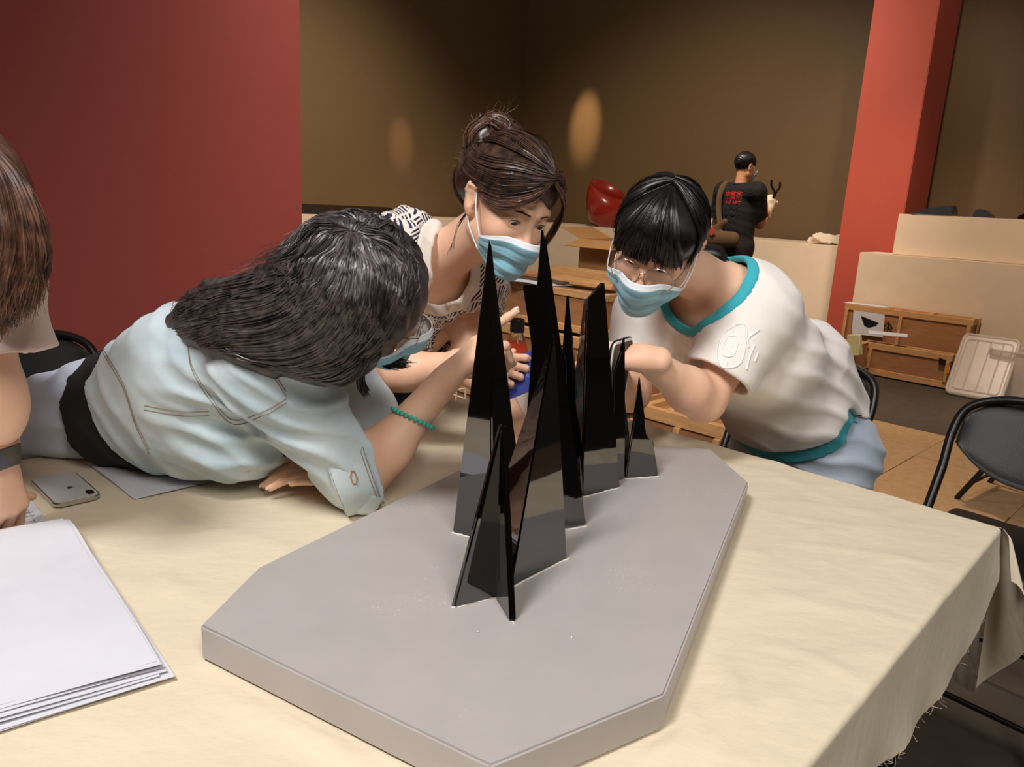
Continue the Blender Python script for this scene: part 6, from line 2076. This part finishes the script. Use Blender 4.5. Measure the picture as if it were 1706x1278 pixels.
# clear plastic lid leaning on the crates
M_clear = mat('frosted_clear_plastic', (232, 220, 210), .28, .02, 20, alpha=.42, spec=.6)
lc = [onz(1577, 655, .0), onz(1664, 671, .0)]
t0, t1 = sray(1606, 556, 9.35), sray(1700, 569, 9.35)
pl = thing('clear_bin_lid', 'large clear ribbed plastic bin lid leaning beside the wooden crates', 'bin lid', tuple(lc[0]))
xx = unit(lc[1] - lc[0]); W_ = .58
c_b = lc[0] + V(0, 0, .012)
t0 = sray(1606, 556, c_b[0] + c_b[1] + .42)
yy = unit(t0 - c_b); Hl = np.linalg.norm(t0 - c_b); W_ = np.linalg.norm(lc[1] - lc[0]) * 1.06
Ml = basis(c_b + xx * W_ / 2 + yy * Hl / 2, xx, yy)
plate('panel', W_ * .96, Hl * .96, .03, -.002, .002, M_clear, pl, Ml)
rp_ = rounded(W_, Hl, .04, 6)
tubes('rim', [([tuple(Ml @ Vector((x, y, 0))) for x, y in rp_], .013, True)], M_clear, pl, 8)
rp_ = rounded(W_ * .84, Hl * .84, .03, 6)
tubes('inner_rim', [([tuple(Ml @ Vector((x, y, .006))) for x, y in rp_], .006, True)], M_clear, pl, 6)
for f in (-.22, .02, .24):
    tubes('rib', [([tuple(Ml @ Vector((W_ * f, -Hl * .40, .006))), tuple(Ml @ Vector((W_ * f, Hl * .40, .006)))], .006)], M_clear, pl, 6)
cl_ = sray(1712, 640, 9.56)
bn = thing('plastic_bin', 'clear plastic storage bin half cut by the right edge, behind the leaning lid', 'bin', (cl_[0], cl_[1], 0))
Mn = basis(V(cl_[0], cl_[1], 0), E1, E2)
for c_, s_ in (((0, -.15, .19), (.5, .004, .34)), ((0, .15, .19), (.5, .004, .34)), ((-.25, 0, .19), (.004, .30, .34)), ((.25, 0, .19), (.004, .30, .34)), ((0, 0, .014), (.5, .3, .004))):
    box('wall_panel', c_, s_, M_clear, bn, Mn, .001, 1)
tubes('rim', [([tuple(Mn @ Vector((x, y, .36))) for x, y in rounded(.52, .32, .02, 3)], .009, True)], M_clear, bn, 6)

# ------------------------------------------------------------------ art on the plinths
M_redl = mat('red_lacquer', (142, 34, 20), .25, .04, 20, spec=.6, coat=.3)
c9 = sray(1008, 372, 12.1)
c9[2] = PBZ
sc9 = c9[1] / 1260
R9 = 34 * sc9
bw = thing('red_bowl', 'large red lacquer bowl with slanted open mouth on the rear plinth', 'bowl', (c9[0], c9[1], PBZ))
prof = [(.0, .0), (.45, .0), (.72, .22), (.92, .65), (1.0, 1.10), (.95, 1.55), (.86, 1.95), (.82, 1.95), (.90, 1.5), (.94, 1.1), (.86, .68), (.66, .28), (.40, .10), (.0, .08)]
vs, fs = [], []; sg = 40
for r, z in prof:
    for j in range(sg):
        a = 2 * math.pi * j / sg
        x, y = r * math.cos(a), r * math.sin(a)
        zz = z - ((.34 * (x + .2) - .42 * (y - .3)) * max(z - .5, 0) / 1.45)
        vs.append((c9[0] + x * R9, c9[1] + y * R9, PBZ + .002 + zz * R9))
for i in range(len(prof) - 1):
    for j in range(sg):
        k = (j + 1) % sg; fs.append((i * sg + j, i * sg + k, (i + 1) * sg + k, (i + 1) * sg + j))
me = mesh_np('body', vs, fs); bm = bmesh.new(); bm.from_mesh(me); bmesh.ops.remove_doubles(bm, verts=bm.verts, dist=1e-5); bmesh.ops.recalc_face_normals(bm, faces=bm.faces[:]); bm.to_mesh(me); bm.free()
link('body', me, M_redl, bw)
c8 = sray(1056, 372, 12.4); c8[2] = PBZ
Fbk = Field().add(Cap(c8 + V(-.02, 0, .12), c8 + V(.14, 0, .26), .11, .16, None, 1, .05)); Fbk.sub(Cap(c8 + V(.16, -.05, .30), c8 + V(.3, -.1, .42), .12, .16), .01); Fbk.cut(lambda P: PBZ + .003 - P[..., 2], .004)
tag(link('black_vessel', surface('black_vessel', Fbk, .016), M_black), 'black rounded vessel beside the red bowl on the rear plinth', 'vessel')
# dark wedges on the upper plinth at right
def wedge(name, label, px, s, w):
    pts = [sray(u, v, s) for u, v in px]
    zb = 1.337
    a = [p + E2 * -w / 2 for p in pts]; b = [p + E2 * w / 2 for p in pts]; k = len(pts)
    f = [tuple(range(k)), tuple(range(2 * k - 1, k - 1, -1))] + [(i, (i + 1) % k, k + (i + 1) % k, k + i) for i in range(k)]
    v = np.vstack([a, b]); v[:, 2] += zb - v[:, 2].min()
    o = solid(name, v, f, M_gloss, None, .008); return tag(o, label, 'sculpture')
wedge('black_wedge', 'long glossy black wedge sculpture on the upper plinth', [(1520, 358), (1545, 350), (1575, 344), (1591, 344), (1592, 360)], 10.2, .14)
wedge('black_wedge', 'small dark wedge sculpture right of the long glossy one', [(1621, 362), (1630, 349), (1642, 350), (1658, 364)], 10.2, .12)
wedge('black_wedge', 'dark wedge sculpture at the right end of the upper plinth', [(1694, 368), (1704, 360), (1730, 362), (1730, 370)], 10.2, .12)
# flat dark piece and pale cone on the left plinth
a, b = onz(497, 352, PBZ), onz(655, 351, PBZ)
def lray(u, v, k): d = ray_dir(u, v); return V(0, 0, CAMH) + d * (k / (d[1] - d[0]))
k0 = 12.2
P = [lray(u, v, k0) for u, v in ((496, 341), (655, 347), (655, 359), (496, 357))]
n_ = unit(V(.707, -.707, 0)); 
v = np.vstack([np.array(P), np.array(P) + n_ * -.25]); v[:, 2] += PBZ + .003 - v[:, 2].min()
f = [(0, 1, 2, 3), (7, 6, 5, 4), (0, 4, 5, 1), (1, 5, 6, 2), (2, 6, 7, 3), (3, 7, 4, 0)]
tag(solid('dark_slab', v, f, mat('dark_bronze', (44, 34, 26), .5, .1, 10), None, .01), 'long low dark slab sculpture on the left plinth', 'sculpture')
c = lray(676, 356, 12.0)
lathe_o = lathe('pale_cone', [(.075, 0), (.06, .06), (.012, .16)], mat('pale_wood', (206, 168, 122), .6), None, 16, Matrix.Translation((c[0], c[1], PBZ + .002)))
tag(lathe_o, 'small pale cone on the left plinth beside the dark slab', 'sculpture')


# crumpled white cloths
M_clothw = mat('crumpled_white_cloth', (232, 216, 196), .85, .04, 20, .4, 60, sheen=.1)
def crumple(label, blobs, zmin, seed):
    F = Field().add(*[Ell(c_, r_, None, .05) for c_, r_ in blobs])
    F.disp(lambda P: .045 * np.abs(np.sin(P @ V(15, 6, 21) + 2 * np.sin(P @ V(8, 18, 5) + seed))) - .022); F.disp(lambda P: .008 * np.abs(np.sin(P @ V(-35, 42, 28) + 1.5 * np.sin(P @ V(50, 7, 25)))))
    F.cut(lambda P: zmin - P[..., 2], .003)
    return tag(link('crumpled_cloth', surface('crumpled_cloth', F, .012), M_clothw), label, 'cloth')
q1 = sray(1180, 384, 11.9); q1[2] = PBZ; s_ = q1[1] / 1260
crumple('crumpled white cloth on the rear plinth, left of the man in black', [(q1 + V(0, 0, 10 * s_), V(12, 12, 13) * s_), (q1 + V(8 * s_, 0, 16 * s_), V(9, 9, 11) * s_)], PBZ + .003, 1)
q1 = sray(1372, 408, 11.8); q1[2] = PBZ
s_ = q1[1] / 1260
crumple('crumpled white cloth at the right end of the rear plinth, by the red column', [(q1 + V(-12 * s_, 0, 7 * s_), V(14, 10, 10) * s_), (q1 + V(8 * s_, 0, 7 * s_), V(18, 10, 9) * s_), (q1 + V(22 * s_, 0, 5 * s_), V(10, 9, 10) * s_)], PBZ + .003, 2)

# wire basket on the floor behind the women
M_white_wire = mat('white_wire', (226, 214, 190), .4)
wb = at(708, 588, 2.72)
wk = thing('wire_basket', 'white wire basket standing behind the woman in the dashed blouse', 'basket', (wb[0], wb[1], 0))
ws = []
W_, D_, H_ = .26, .20, wb[2] + .05
o_ = V(wb[0] - .10, wb[1], 0)
for i in range(6):
    x = E1 * (W_ * i / 5); ws.append(([o_ + x + V(0, 0, .01), o_ + x + V(0, 0, H_)], .0032)); ws.append(([o_ + x + E2 * D_ + V(0, 0, .01), o_ + x + E2 * D_ + V(0, 0, H_)], .0032))
nz_ = max(4, int(H_ / .07))
for j in range(nz_ + 1):
    z = .01 + (H_ - .01) * j / nz_; r_ = [o_ + V(0, 0, z), o_ + E1 * W_ + V(0, 0, z), o_ + E1 * W_ + E2 * D_ + V(0, 0, z), o_ + E2 * D_ + V(0, 0, z)]
    ws.append((r_, .0032, True))
tag(tubes('wire', ws, M_white_wire, wk, 5), kind='stuff')

# white crumbs of filler on the board and cloth
M_crumb = mat('white_crumb', (236, 230, 220), .7)
for k, (u, v) in enumerate(((605, 845), (598, 838), (796, 1052), (952, 1062))):
    z = TZ + .006 if k < 2 else BZ + .001
    p = onz(u, v, z); bm = bmesh.new(); bmesh.ops.create_icosphere(bm, subdivisions=1, radius=.0022 if k < 2 else .0012); bmesh.ops.translate(bm, vec=p, verts=bm.verts)
    tag(link('crumb', bm_mesh('crumb', bm, True), M_crumb), ('white crumb on the cloth just off the elbow', 'smaller white crumb on the cloth beside the elbow', 'tiny white speck on the board left of the front fins', 'tiny white speck on the board right of the front fins')[k], 'crumb')

# ------------------------------------------------------------------ repeats share a group
for stem_, grp in (('wooden_crate', 'wooden crates'), ('plank', 'planks lying on the middle crate'), ('plinth', 'display plinths'), ('paper_sheet', 'white sheets lying on the crates'),
                   ('black_wedge', 'dark wedges on the upper plinth'), ('crumpled_cloth', 'crumpled white cloths on the plinth'), ('crumb', 'white crumbs'), ('cardboard_box', 'cardboard boxes')):
    for o in bpy.data.objects:
        if o.parent is None and o.name.split('.')[0] == stem_ and 'group' not in o: o['group'] = grp
